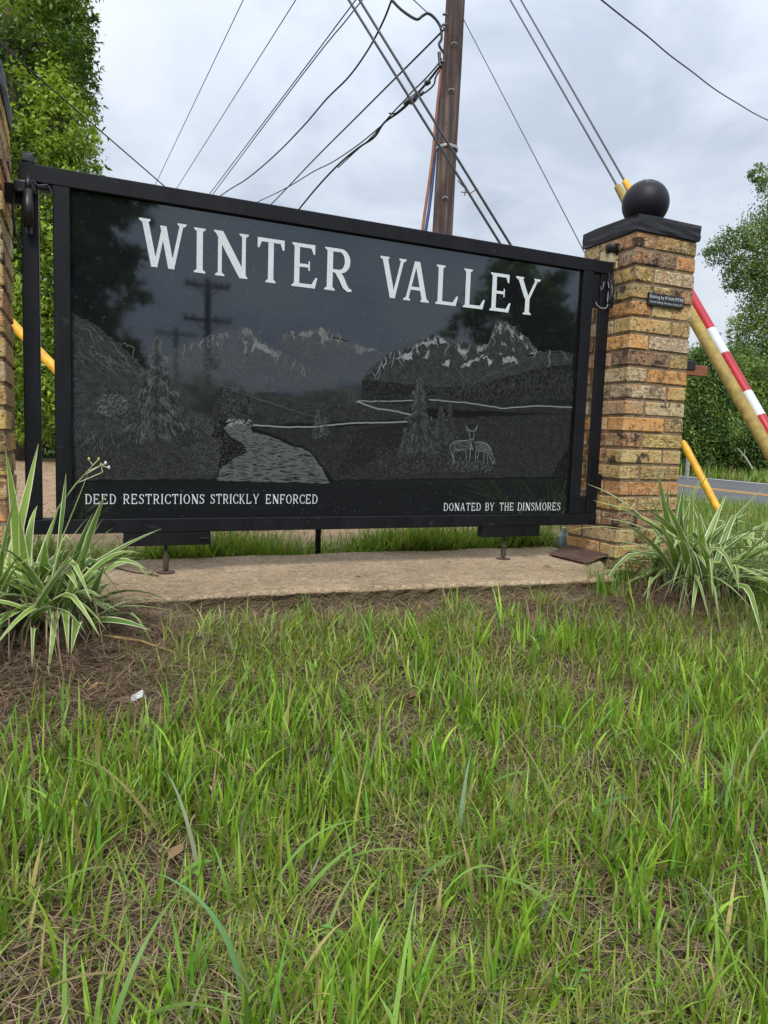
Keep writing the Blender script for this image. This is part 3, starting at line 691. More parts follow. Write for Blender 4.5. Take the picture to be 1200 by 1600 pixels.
# soft continuous shading under the strokes
for q in (([(112, 490), (150, 508), (207, 556), (240, 592), (300, 600), (340, 640), (330, 690), (113, 690)], .10, .42),
          ([(240, 592), (268, 547), (330, 524), (372, 513), (388, 512), (430, 545), (535, 588), (520, 612), (400, 612), (300, 604)], .15, .26),
          ([(432, 537), (450, 516), (503, 509), (545, 532), (592, 546), (640, 560), (560, 600), (500, 578)], .14, .24),
          (rc([(20, 375), (150, 250), (400, 145), (560, 190), (690, 200), (745, 75), (800, 80), (905, 165), (965, 240), (1148, 245), (1145, 330), (700, 410), (420, 450), (30, 390)]), .075, .55),
          (rc([(20, 395), (420, 455), (700, 415), (1145, 340), (1143, 575), (560, 555), (20, 505)]), .055, .5),
          ([(398, 668), (480, 670), (640, 661), (645, 690), (522, 748), (506, 730), (486, 704), (440, 684)], .055, .45),
          ([(300, 640), (345, 605), (450, 620), (560, 600), (640, 615), (640, 655), (400, 664), (350, 660)], .075, .4),
          ([(560, 672), (640, 655), (892, 646), (888, 700), (860, 745), (520, 750)], .052, .5), ([(590, 700), (720, 690), (790, 725), (760, 742), (600, 742)], .095, .4),
          ([(285, 602), (352, 606), (348, 640), (330, 645)], .09, .4),
          ([(116, 690), (300, 665), (345, 690), (340, 748), (118, 750)], .065, .5)): shade([q])
# meadow stipple
e = Etch(); e.poly(ragged([(113, 640), (200, 652), (300, 655), (345, 662), (440, 655), (530, 640), (560, 628), (700, 622), (894, 622)], 3, 5)+[(887, 748), (500, 752), (118, 753)], .0105, .0001)  # dark matte sheet under the stipple, painted in to hide the stone's reflections
for reg, n, tone in (([(115, 600), (300, 640), (350, 690), (340, 745), (118, 752)], 1500, .085), ([(300, 645), (345, 665), (385, 705), (342, 742), (300, 740)], 420, .10),
                     ([(480, 690), (620, 668), (890, 650), (886, 745), (520, 752)], 2100, .062), ([(400, 640), (560, 610), (630, 640), (600, 660), (420, 665)], 480, .07),
                     ([(530, 600), (890, 600), (892, 632), (720, 625), (560, 622)], 800, .066), ([(580, 700), (700, 690), (780, 735), (600, 745)], 420, .11),
                     ([(700, 720), (775, 722), (770, 738), (705, 738)], 120, .15)):
    fill(e, reg, int(n*1.6), -80, 3.2, .55, tone*1.05, 45)
for _ in range(10):
    x, y = rs.uniform(125, 190), rs.uniform(690, 705); e.line([(x, y), (x+rs.uniform(-8, 8), y-rs.uniform(8, 18))], 1, .2)
e.done('etched_meadow', 'stuff')
# rocky slope, left
e = Etch(); hill = [(112, 488), (135, 500), (160, 515), (185, 540), (207, 556), (235, 590), (200, 590), (160, 575), (112, 565)]
fill(e, hill, 420, 40, 9, .8, .05, 28); fill(e, hill, 60, 45, 14, 1.2, .10, 15)
for pts in ([(118, 505), (140, 520), (150, 540)], [(135, 548), (165, 560), (205, 580)], [(170, 530), (195, 560), (205, 575)], [(150, 560), (172, 575), (185, 590)], [(187, 535), (210, 545), (205, 560)]):
    e.line(ragged(pts, 3, 4), 1.5, .12)
fill(e, [(112, 570), (230, 595), (200, 650), (115, 640)], 340, -30, 5, .7, .07, 50)
e.done('etched_slope')
# distant snow mountains
def mountain(ridge, base, snow, tone, stone, n, body, veins=.35, nm='etched_mountain'):
    e = Etch(); rg = ragged(ridge, 2.2, 4)
    if body: e.poly(rg+base, body, 0.00015)
    for k in range(0, len(rg)-2, 1):
        if rs.random() < .5: e.line(rg[k:k+3], .9, stone*rs.uniform(.3, .8))
    fill(e, ridge+base, int(n*1.5), 50, 6, .8, tone, 35)
    for k in range(2, len(rg)-4):
        if rs.random() < veins:
            x, y = rg[k]; d = rs.choice((-1, 1)); pts = [(x, y)]
            for _ in range(rs.randint(2, 5)): x += d*rs.uniform(.5, 4); y += rs.uniform(2.5, 7); pts.append((x, y)); d = d if rs.random() < .6 else -d
            if inside(ridge+base, *pts[-1]): e.line(pts, rs.uniform(1.0, 2.6), stone*rs.uniform(.6, 1.15))
    for s_ in snow: e.poly(ragged(s_+[s_[0]], 2.6, 2.4)[:-1], stone*rs.uniform(.8, 1.2))
    return e.done(nm)
mountain([(268, 545), (300, 535), (330, 524), (372, 513), (388, 512), (400, 528), (430, 545), (470, 570), (535, 588)], [(500, 600), (400, 590), (280, 575)],
         [[(338, 526), (355, 518), (357, 525), (345, 528)], [(376, 516), (392, 513), (396, 524), (388, 522), (380, 519)], [(396, 527), (412, 540), (433, 550), (431, 557), (415, 549), (402, 545)],
          [(378, 528), (387, 534), (384, 551), (391, 560), (380, 553), (383, 542)], [(398, 530), (401, 541), (393, 549), (396, 538)], [(425, 547), (434, 550), (432, 557)], [(340, 532), (344, 545), (338, 540)]], .10, .17, 420, 0)
mountain([(430, 535), (450, 516), (480, 520), (503, 509), (520, 518), (545, 532), (592, 546)], [(560, 556), (480, 560), (450, 550)],
         [[(451, 516), (463, 521), (458, 525), (466, 534), (455, 526)], [(466, 521), (485, 518), (494, 520), (484, 526), (470, 525)], [(495, 518), (503, 510), (512, 524), (517, 533), (508, 530), (503, 543), (501, 527)],
          [(516, 525), (530, 529), (548, 534), (528, 535)], [(550, 537), (570, 542), (590, 546), (556, 551)]], .10, .15, 300, 0)
# near mountains on the right
mountain(rc([(20, 375), (110, 320), (150, 250), (290, 210), (400, 145), (480, 185), (560, 190), (640, 215), (700, 195), (740, 75), (800, 80), (870, 140), (910, 170), (960, 240), (1080, 235), (1150, 250)]), rc([(1145, 420), (700, 440), (420, 450), (160, 420), (30, 390)]),
         [rc(q) for q in ([(195, 280), (240, 255), (285, 232), (290, 285), (240, 275)], [(290, 215), (350, 185), (400, 180), (410, 160), (425, 180), (400, 200), (340, 205)], [(345, 275), (375, 230), (388, 235), (365, 280)],
          [(415, 150), (470, 185), (480, 200), (450, 195), (430, 175)], [(445, 310), (490, 280), (485, 320)], [(545, 315), (600, 285), (700, 245), (690, 262), (610, 300), (560, 325)], [(510, 205), (595, 240), (570, 260), (590, 275), (545, 250)],
          [(635, 210), (690, 200), (670, 225), (640, 240)], [(690, 262), (720, 280), (705, 325), (695, 300)], [(765, 185), (800, 205), (770, 205)], [(755, 220), (770, 255), (757, 255)], [(775, 270), (810, 262), (850, 275), (855, 300), (800, 290), (775, 300)],
          [(745, 110), (765, 95), (775, 140), (760, 150)], [(785, 90), (830, 120), (838, 180), (825, 165), (812, 130)], [(855, 150), (890, 148), (870, 175)], [(900, 190), (912, 225), (900, 230)], [(870, 275), (915, 262), (968, 240), (930, 235), (920, 260)],
          [(820, 215), (840, 235), (832, 240)])], .065, .26, 820, .017, .62)
e = Etch(); e.poly(ragged(rc([(20, 390), (160, 400), (420, 430), (700, 400), (960, 330), (1148, 300)]), 2, 5)+rc([(1146, 520), (720, 515), (420, 470), (20, 470)]), .014, .00028); fill(e, rc([(560, 420), (1145, 330), (1145, 520), (720, 525), (420, 470)]), 900, -70, 6, .7, .062, 35)
for q in (rc([(600, 410), (780, 330), (930, 270)]), rc([(90, 330), (160, 300), (240, 260)]), rc([(520, 330), (570, 380), (600, 400)])): e.line(ragged(q, 2), 1.1, .11)
e.done('etched_foothill')
# river, streams, lake
for q, w in (([(395, 664), (410, 665), (440, 667), (485, 667.5), (520, 664), (548, 661), (590, 660), (636, 659)], 3.0), ([(558, 626.5), (600, 627), (646, 625.5)], 2.2), ([(557, 627), (575, 634), (592, 639), (615, 642), (642, 648)], 3.0),
             ([(670, 624), (690, 626), (725, 629), (755, 633), (785, 638), (800, 637), (837, 634), (865, 635), (894, 636.5)], 2.5)): (lambda e_: (e_.line(ragged(q, .5, 6), w, .22, False), e_.done('etched_stream')))(Etch())
e = Etch()
e.line(ragged([(355, 605), (400, 622), (440, 635), (470, 645), (495, 652)], 1), 1.2, .11)
e.done('etched_path')
e = Etch(); lake = [(340, 751), (344, 733), (367, 715), (388, 707), (380, 694), (361, 683), (349, 668), (357, 662), (372, 655), (388, 665), (396, 675), (431, 685), (452, 696), (471, 700), (484, 707), (495, 719), (505, 736), (515, 755)]
e.poly(ragged(lake+[lake[0]], 1.0, 5)[:-1], .098)
for _ in range(900):
    x, y = rs.uniform(338, 515), rs.uniform(660, 754)
    if inside(lake, x, y): l = rs.uniform(4, 16)*(y-630)/110; e.line([(x-l/2, y), (x, y+rs.uniform(-1, 1)), (x+l/2, y)], 1.1, rs.choice((.012, .02, .03, .16)))
for _ in range(26): x, y = rs.uniform(352, 390), rs.uniform(657, 668); e.line([(x, y), (x+rs.uniform(1, 4), y-rs.uniform(1, 4)), (x+5, y)], 1.4, .32)
e.done('etched_lake')
for a in ((245, 524, 686, 52, .105, 560, 1.3), (212, 600, 684, 26, .08, 180, 1.1), (172, 596, 655, 26, .06, 190, 1.1), (655, 588, 706, 33, .095, 460, 1.0), (689, 634, 692, 18, .08, 190, .9), (703, 628, 692, 13, .08, 120, .9),
          (632, 676, 710, 14, .075, 90, .9), (497, 640, 683, 13, .11, 130, .9), (508, 652, 680, 9, .10, 70, .9), (549, 609, 632, 11, .09, 90, .8), (336, 634, 668, 11, .06, 80, .8), (386, 640, 666, 8, .05, 60, .8)): spruce(*a)
e = Etch()
for _ in range(420):
    a, r_ = rs.uniform(0, 6.28), rs.random()**.5; x, y = 368+30*r_*math.cos(a), 630+29*r_*math.sin(a)
    e.line([(x, y), (x+rs.uniform(-3, 3), y+rs.uniform(-3, 3)), (x+rs.uniform(-3, 3), y+rs.uniform(-2, 4))], .9, rs.choice((.02, .05, .10, .13)))
e.done('etched_tree')
e = Etch()
for _ in range(260):
    a, r_ = rs.uniform(0, 6.28), rs.random()**.5; x, y = 172+26*r_*math.cos(a), 636+18*r_*math.sin(a)
    e.line([(x, y), (x+2, y-3), (x+5, y-2)], 1.0, rs.choice((.05, .10, .17)))
e.done('etched_bush')
# the two deer
def deer(lines, body):
    shade([(rc(body), .16, .75)]); e = Etch(); fill(e, rc(body), 160, 0, 4, .7, .13, 30)
    for q, w in lines: e.line(rc(q), w*1.15, .25)
    e.done('etched_deer')
deer([([(490, 770), (492, 738), (520, 718), (580, 714), (600, 708)], 1.2), ([(495, 770), (505, 800), (512, 840)], 1.3), ([(512, 770), (510, 800), (516, 838)], 1.0), ([(575, 770), (577, 800), (576, 828)], 1.1), ([(600, 740), (598, 790), (594, 828)], 1.3),
      ([(515, 772), (545, 766), (575, 768)], 1.0), ([(592, 670), (598, 705), (607, 712), (616, 705), (622, 670)], 1.2), ([(592, 672), (607, 660), (622, 672)], 1.0), ([(580, 655), (597, 672)], 1.6), ([(634, 655), (620, 672)], 1.6),
      ([(600, 662), (582, 650), (570, 628)], 1.3), ([(584, 652), (580, 635)], 1.0), ([(615, 662), (634, 648), (640, 625)], 1.3), ([(632, 650), (632, 632)], 1.0), ([(596, 708), (608, 750), (612, 770)], 1.2), ([(585, 715), (600, 745)], 1.0)],
     [(492, 740), (520, 720), (600, 715), (612, 760), (575, 768), (500, 772)])
deer([([(620, 722), (660, 722), (695, 738), (710, 765), (722, 805)], 1.2), ([(722, 805), (730, 820), (722, 840), (714, 820), (690, 785)], 1.2), ([(626, 775), (628, 805), (626, 830)], 1.2), ([(645, 770), (640, 800), (636, 822)], 1.0), ([(672, 780), (672, 810), (670, 840)], 1.2),
      ([(688, 785), (690, 815), (692, 842)], 1.0), ([(626, 775), (655, 768), (690, 785)], 1.0), ([(712, 808), (700, 800)], 1.2)], [(622, 724), (660, 724), (695, 742), (715, 800), (690, 784), (655, 766), (625, 774)])

# ------------------------------------------------------------------ electrical fittings on the posts
ft = empty('spot_light', (-0.108, -0.03, 0.87), 'black cylindrical spot light hanging from the post by the cut-off pillar', 'light')
MB().tube([(-0.110, -0.035, 0.962), (-0.110, -0.035, 0.86)], 0.013, 14).build('barrel', 'blackplastic', ft, True)
for dx in (-.006, .006): MB().tube([(-0.110+dx, -0.035, 0.86), (-0.110+dx, -0.035, 0.838)], 0.0045, 8).build('prong', 'blackplastic', ft)
MB().tube([(-0.110, -0.035, 0.962), (-0.110, -0.033, 0.985), (-0.110, -0.022, 1.0)], 0.008, 10).build('knuckle', 'blackplastic', ft, True)
MB().box(-0.146, -0.088, -0.030, 0.05, 0.955, 0.992).build('junction_box', 'blackplastic', ft, bevel=0.008, jitter=0.002)
MB().box(-0.128, -0.094, -0.012, 0.03, 1.0435, 1.075).build('cover', 'blackplastic', ft, bevel=0.006, jitter=0.002)
MB().tube([(-0.148, -0.01, 0.95), (-0.152, -0.02, 0.90), (-0.146, -0.02, 0.84), (-0.130, -0.015, 0.80)], 0.004, 6).build('wire', 'blackplastic', ft)
MB().tube([(-0.100, -0.03, 0.99), (-0.085, -0.028, 0.978), (-0.062, -0.025, 0.985), (-0.05, -0.022, 0.972)], 0.004, 6).build('wire', 'blackplastic', ft)
px, py, pz = 2.0565, 0.012, 1.06
pc = empty('photocell', (px, py, 1.0), 'black capped photocell on a beige fitting against the pillar with the plaque', 'sensor')
MB().lathe([(0.02, 0), (0.027, 0.002), (0.028, 0.026), (0.026, 0.034), (0.012, 0.036)], (px, py, pz+0.028), 18).build('cap', 'blackplastic', pc, True)
MB().box(px-0.014, px+0.014, py-0.014, py+0.014, pz-0.014, pz+0.027).build('fitting', 'beige', pc, bevel=0.003)
MB().box(px-0.018, px-0.0145, py+0.01, py+0.05, pz-0.005, pz+0.038).build('bracket', 'beige', pc, bevel=0.001)
MB().tube([(px, py, pz-0.0145), (px, py-.002, pz-0.05), (px-.004, py-.012, pz-0.085), (px-.012, py-.03, pz-0.14), (px-.02, py-.034, pz-0.2)], 0.011, 10).build('conduit', 'blackplastic', pc, True)
for k in range(5):
    a = [(px-.012+random.uniform(-.03, .01), -0.02-random.uniform(0, .012), pz-0.075-0.03*j+random.uniform(-.012, .012)) for j in range(5)]
    MB().tube(a, 0.0022, 5).build('wire', 'blackplastic', pc)
lp = [onY(x, y, -0.024) for x, y in ((951, 446), (950, 462), (949, 478), (946, 482), (938, 481), (933, 477), (931, 472))]
MB().tube(lp, 0.0012, 5).build('loop_wire', 'white_wire', pc)
lp = [onY(x, y, -0.024) for x, y in ((944, 440), (942, 450), (939, 454), (938, 447))]
MB().tube(lp, 0.001, 5).build('loop_wire', 'galv', pc)

# ------------------------------------------------------------------ utility pole, guys and overhead cables
PA = Vector(tuple(at(690, 370, 9.0)))
pole_base = Vector((PA.x-0.05, PA.y, -0.32)); pole_top = Vector((PA.x+0.17, PA.y, 12.2))
def polept(z): t = (z-pole_base.z)/(pole_top.z-pole_base.z); return pole_base.lerp(pole_top, t)
up = empty('utility_pole', pole_base, 'weathered brown wooden utility pole rising behind the black sign', 'utility pole')
b = MB(); zs = [-.32, 1, 2, 3, 4, 5, 6, 7, 8, 10, 12.2]
b.tube([polept(z)+Vector((0.012*math.sin(z*3.1), 0, 0)) for z in zs], [0.142-0.0042*i for i in range(len(zs))], 22)
b.build('shaft', 'pole', up, True)
def pole_px(y):                                            # the point on the pole that shows at photo row y
    lo, hi = -0.3, 12.0
    for _ in range(40):
        m = (lo+hi)/2
        if project(polept(m))[1] > y: lo = m
        else: hi = m
    return polept(lo)
toC = Vector((CAM[0]-PA.x, CAM[1]-PA.y, 0)).normalized(); side = Vector((-toC.y, toC.x, 0))
if (side @ Vector(tuple(_r))) < 0: side = -side          # photo right
gw = [pole_px(y) + toC*0.14 + side*(0.015) for y in (-40, 60, 120, 180, 240, 300, 360, 420, 600)]
MB().tube(gw, 0.006, 6).build('ground_wire', 'cable', up)
for y in (77, 148, 233, 314):
    q = pole_px(y) + toC*0.142 + side*0.012
    MB().tube([q-side*0.035+Vector((0, 0, -.012)), q+toC*0.012, q+side*0.035+Vector((0, 0, -.012))], 0.008, 6).build('staple', 'galv', up)
q = pole_px(233)
MB().lathe([(0.139, 0), (0.141, 0.018), (0.139, 0.036)], q+Vector((0, 0, -.02)), 22).build('band', 'galv', up)
for y in (30, 46, 103):
    q = pole_px(y) + toC*0.10 - side*0.12
    MB().tube([q+side*0.03, q-side*0.03], 0.014, 8).build('bolt', 'strand', up)
# ducts running down the pole
for nm, m, xs in (('orange_duct', 'orange', ((690, 104), (685, 150), (680, 200), (676, 245), (670, 290), (664, 330), (659, 368), (650, 450))), ('blue_duct', 'blue', ((689, 130), (686, 165), (682, 210), (679, 250), (675, 290), (670, 330), (664, 368), (655, 450)))):
    dd = 8.98 if m == 'orange' else 9.03
    MB().tube([at(x, y, dd) for x, y in xs], 0.019 if m == 'orange' else 0.021, 10).build(nm, m, up, True)

def resample(pts, n=6):
    """Catmull-Rom through 3D points"""
    P = [np.asarray(p, float) for p in pts]; P = [2*P[0]-P[1]]+P+[2*P[-1]-P[-2]]; out = []
    for k in range(1, len(P)-2):
        for j in range(n):
            t = j/n; a, b_, c, d = P[k-1:k+3]
            out.append(0.5*((2*b_)+(-a+c)*t+(2*a-5*b_+4*c-d)*t*t+(-a+3*b_-3*c+d)*t**3))
    return out+[P[-2]]
def cable(name, pts, r, label, m='cable', cat='cable', group='overhead wires'):
    o = MB().tube(resample(pts) if len(pts) > 2 else pts, r, 6).build(name, m, smooth=True); tag(o, label, cat, group); return o
def idep(p0, d0, p1, d1):
    """depth along a straight wire between two photo points: inverse depth runs linearly in the picture"""
    def f(x, y):
        L2 = math.hypot(p1[0]-p0[0], p1[1]-p0[1]); t = ((x-p0[0])*(p1[0]-p0[0])+(y-p0[1])*(p1[1]-p0[1]))/L2**2
        return 1/((1-t)/d0+t/d1)
    return f
def px_cable(name, pl, d0, d1, r, label, m='cable', cat='cable', ext=None):
    f = idep(pl[0], d0, pl[-1], d1); pts = [at(x, y, f(x, y)) for x, y in pl]; return cable(name, pts, r, label, m, cat)
AX, dA = 738, 8.3
px_cable('overhead_wire', [(708, -690), (380, 0), (242, 290), (105, 578)], 8.0, 70, 0.010, 'thin overhead wire furthest left of those crossing the open sky', 'strand', 'wire')
px_cable('overhead_wire', [(735, -432), (462, 0), (277, 293), (100, 573)], 8.2, 70, 0.010, 'thin overhead wire second from the left in the open sky', 'strand', 'wire')
px_cable('overhead_wire', [(738, -240), (552, 5), (326, 305), (110, 590)], 8.4, 70, 0.011, 'left of two thin wires running close side by side', 'strand', 'wire')
px_cable('overhead_wire', [(740, -218), (562, 5), (330, 307), (112, 602)], 8.4, 70, 0.011, 'right of two thin wires running close side by side', 'strand', 'wire')
px_cable('sagging_cable', [(612, 0), (598, 35), (575, 78), (545, 120), (510, 155), (475, 196), (430, 242), (385, 280), (340, 309), (250, 375)], 8.9, 30, 0.014, 'thick dark cable bowing down to the left from the looped end', 'cable')
px_cable('messenger_cable', [(694, 46), (640, 100), (560, 180), (490, 250), (420, 323), (330, 412)], 8.9, 26, 0.013, 'straight dark cable from the pole down to the left above the splice boxes', 'cable')
px_cable('looped_cable', [(612, 0), (628, 16), (650, 30), (660, 25), (668, 21), (678, 27), (688, 42), (690, 60), (686, 70), (694, 84)], 8.9, 8.95, 0.017, 'thick black cable looping into the pole near its visible top', 'cable')
px_cable('guy_strand', [(640, -6), (668, 20), (696, 46)], 8.95, 8.95, 0.007, 'short thin strand meeting the pole beside the black loop', 'strand', 'wire')
bd = empty('splice_bundle', tuple(at(560, 230, 9)), 'sagging bundle of black cables with splice boxes hanging left of the pole', 'cable')
f = idep((692, 98), 8.95, (463, 331), 15)
for off, r_, pl in ((0, .016, [(692, 98), (684, 108), (668, 128), (640, 160), (622, 176), (600, 192), (585, 214), (560, 231), (530, 256), (496, 292), (463, 332), (430, 372)]),
                    (1, .010, [(690, 92), (680, 106), (660, 128), (645, 142), (632, 157), (612, 178), (580, 215), (556, 236), (528, 262)]),
                    (2, .011, [(691, 104), (681, 120), (678, 132), (668, 142), (658, 148), (648, 154), (634, 164), (618, 177), (608, 177)])):
    MB().tube(resample([at(x, y, f(x, y)-off*.02) for x, y in pl]), r_, 7).build('strand', 'cable', bd, True)
for (x0, y0), (x1, y1), rr_ in (((632, 164), (654, 145), .034), ((664, 131), (672, 127), .035), ((656, 149), (662, 144), .022), ((640, 160), (650, 151), .048)):
    MB().tube([at(x0, y0, 9.1), at((x0*2+x1)/3, (y0*2+y1)/3, 9.1), at(x1, y1, 9.1)], [rr_*.75, rr_, rr_*.8], 10).build('splice_box', 'blackplastic', bd, True)
MB().tube([at(686, 82, 8.95), at(688, 104, 8.95)], .022, 8).build('clamp', 'blackplastic', bd)
px_cable('drop_cable', [(600, 193), (560, 226), (520, 253), (490, 268), (445, 295), (395, 319), (340, 345)], 9.6, 20, 0.009, 'thin cable splitting off the splice bundle towards the sign', 'cable')
px_cable('sagging_cable', [(742, -165), (850, -72), (940, 0), (975, 28), (1010, 55), (1045, 85), (1080, 111), (1115, 138), (1150, 160), (1200, 188), (1300, 232)], 8.5, 26, 0.013, 'lone dark cable sagging across the upper corner above the ball', 'cable')
# pole beyond the photo's left edge that carries the remaining guys
PB = at(-420, 600, 5.0)
pb = empty('utility_pole', (PB[0], PB[1], -0.25), 'wooden pole just outside the left edge of the view', 'utility pole')
MB().tube([(PB[0], PB[1], z) for z in (-.25, 3, 6, 9, 11.5)], [.14, .13, .12, .11, .1], 16).build('shaft', 'pole', pb, True)
px_cable('overhead_cable', [(-400, -278), (-200, -105), (0, 68), (80, 138), (160, 207), (265, 298), (420, 432)], 4.9, 14, 0.0085, 'dark cable slanting down in front of the tall vines', 'cable')

def guy(pl, d0, d1, r, label, guards, group='guy wires with plastic guards'):
    f = idep(pl[0], d0, pl[-1], d1); P = lambda x, y: Vector(tuple(at(x, y, f(x, y))))
    t = empty('guy_wire', P(*pl[-1]), label, 'guy wire', group)
    MB().tube([P(*q) for q in pl], r, 7).build('strand', 'strand', t, True)
    (xa, ya), (xb, yb) = pl[0], pl[-1]
    def along(y): k = (y-ya)/(yb-ya); return P(xa+(xb-xa)*k, y)
    for nm, m, y0, y1, rad, off in guards:
        a, c = along(y0), along(y1); d = (c-a).normalized()
        sd = Vector(tuple(_r)) * off
        b = MB(); n = 10
        b.tube([a+(c-a)*k/n+sd for k in range(n+1)], [rad*.7 if k == 0 and nm == 'guard' else rad for k in range(n+1)], 16, caps=False); b.build(nm, m, t, True)
    MB().tube([P(*pl[-1])+Vector((0, 0, -.12)), P(*pl[-1])+(along(yb-40)-P(*pl[-1])).normalized()*0.12], 0.012, 8).build('anchor_rod', 'galv', t)
    return t
guy([(714, -145), (1296, 868)], 8.5, 4.0, 0.0085, 'guy wire with a faded tan plastic guard behind the ball pillar', [('guard', 'tan', 292, 790, 0.040, 0.0)])
g2 = [('guard', 'yellow', 284, 800, 0.036, 0.0)]
yy = 430; red = True
for y1 in (517, 555, 615, 652, 715, 755, 800):
    g2.append(('tape_band', 'red' if red else 'white', yy, y1, 0.0395, 0.0)); yy = y1; red = not red
guy([(731, -145), (1318, 880)], 8.5, 4.0, 0.0085, 'guy wire whose yellow guard is banded with red and white tape', g2)
guy([(719, 20), (1128, 808)], 8.75, 5.6, 0.0055, 'thin guy wire ending in a short bright yellow guard beyond the ball pillar', [('guard', 'yellow', 690, 800, 0.030, 0.0)])
guy([(-401, -1500), (545, 0), (1036, 790)], 5.2, 5.8, 0.0105, 'left one of two parallel guy wires crossing in front of the pole', [])
guy([(-385, -1500), (562, 0), (1049, 790)], 5.2, 5.8, 0.0105, 'right one of two parallel guy wires crossing in front of the pole', [])
guy([(-400, 72), (88, 577), (300, 797)], 5.0, 4.2, 0.0085, 'bright yellow guy guard slanting behind the posts beside the cut-off pillar', [('guard', 'yellow', 440, 780, 0.030, 0.0)])
# a snapped vine hanging on the guy pair
tv = MB()
f = idep((545, 0), 5.5, (1036, 790), 5.8)
for q in ([(715, 282), (728, 296), (742, 320)], [(720, 300), (735, 302), (744, 296)], [(728, 290), (726, 306)]): tv.tube([at(x, y, 5.55) for x, y in q], .004, 5)
tag(tv.build('dead_vine', 'twig'), 'scrap of dead vine caught on the crossing guy wires', 'vine')

# ------------------------------------------------------------------ foliage
def leaf_quads(P, size, rng, droop=0.35, wid=0.5):
    """one folded diamond per point: 2 quads-as-4-corner leaf"""
    n = len(P); az = rng.uniform(0, 2*np.pi, n); el = rng.normal(-droop, 0.5, n)
    d = np.stack([np.cos(az)*np.cos(el), np.sin(az)*np.cos(el), np.sin(el)], 1)
    rl = rng.normal(0, 0.8, n); s0 = np.stack([-np.sin(az), np.cos(az), np.zeros(n)], 1); u0 = np.cross(s0, d)
    sdir = s0*np.cos(rl)[:, None] + u0*np.sin(rl)[:, None]
    sz = size*rng.uniform(.6, 1.35, n)[:, None]
    a = P; b = P + d*sz*.45 + sdir*sz*wid*.5; c = P + d*sz + np.array([0, 0, -1])*sz*.12; e = P + d*sz*.45 - sdir*sz*wid*.5
    V = np.stack([a, b, c, e], 1).reshape(-1, 3); F = np.arange(4*n).reshape(-1, 4); return V, F
def blob_points(blobs, n, rng, sub=26, shell=0.45):
    """points gathered in small sprays through a set of ellipsoids (centre, radii)"""
    w = np.array([np.prod(r)**.75 for c, r in blobs]); w /= w.sum(); out = []
    for (c, r), k in zip(blobs, rng.multinomial(n, w)):
        ns = max(1, k//sub); d = rng.normal(size=(ns, 3)); d /= np.linalg.norm(d, axis=1)[:, None]
        rad = (shell + (1-shell)*rng.random(ns))**.8*rng.uniform(.78, 1.12, ns)
        cc = np.asarray(c) + d*rad[:, None]*np.asarray(r)
        idx = rng.integers(0, ns, k); sp = np.mean(r)*0.16
        out.append(cc[idx] + rng.normal(size=(k, 3))*np.array([sp, sp, sp*.7]))
    return np.concatenate(out)
def foliage(name, blobs, n, size, cols, parent, rng, sub=26, wid=0.5, zmin=-0.3, shell=.45):
    P = blob_points(blobs, n, rng, sub, shell); P = P[P[:, 2] > zmin+0.02]
    V, F = leaf_quads(P, size, rng, wid=wid); n = len(P)
    tone = vnoise(P[:, 0]+P[:, 2]*.7, P[:, 1]+P[:, 2]*.6, 1.4/max(.4, np.mean(blobs[0][1])), 5)
    k = np.clip((tone-.5)*1.7 + .42 + rng.normal(0, .22, n), 0, 1)[:, None]
    C = np.asarray(cols[0])*(1-k) + np.asarray(cols[1])*k; C = C*rng.uniform(.75, 1.25, n)[:, None]
    o = np_mesh(name, V, F, np.repeat(C, 4, 0), 'leaf', parent, origin=tuple(parent.location)); return o
def tree(name, base, h, blobs, n, size, cols, label, group, trunk=0.16, sub=26, seed=1, cat='tree', limbs=True, wid=.5, shell=.45):
    r = np.random.default_rng(seed); t = empty(name, base, label, cat, group); base = Vector(base); rr = random.Random(seed)
    b = MB(); top = base+Vector((rr.uniform(-.3, .3), rr.uniform(-.3, .3), h*.8))
    mid = base.lerp(top, .5)+Vector((rr.uniform(-.15, .15), rr.uniform(-.15, .15), 0))
    b.tube(resample([base-Vector((0, 0, .1)), base.lerp(mid, .5), mid, mid.lerp(top, .5), top], 4), list(np.linspace(trunk, trunk*.25, 17)), 9)
    if limbs:
        for c, rad in blobs:
            if min(rad) < .45: continue  # small outer sprays hang from the bigger lobes
            c = Vector(tuple(c)); z = max(base.z+h*.2, min(c.z-.6*rad[2], base.z+h*.7)); k = (z-base.z)/(top.z-base.z); s = base.lerp(top, max(0, min(1, k)))
            m_ = s.lerp(c, .5)+Vector((0, 0, -.1*rad[2])); b.tube(resample([s, m_, c], 4), list(np.linspace(trunk*.4, trunk*.08, 9)), 6)
            for _ in range(4):
                e_ = c+Vector((rr.uniform(-.8, .8)*rad[0], rr.uniform(-.8, .8)*rad[1], rr.uniform(-.5, .8)*rad[2])); b.tube([m_.lerp(c, .6), e_], [trunk*.12, trunk*.03], 5)
    b.build('trunk', 'bark', t, True)
    o = foliage('crown', blobs, n, size, cols, t, r, sub, wid, base.z, shell); tag(o, kind='stuff'); return t
def pb_(x, y, d, r, rz=None, ry=None):                      # a crown lobe seen at a photo pixel, radius in photo pixels
    s = d/FPX; return (at(x, y, d), (r*s, (ry or r)*s, (rz or r)*s))
LG, DG = (0.115, 0.20, 0.022), (0.032, 0.068, 0.012)
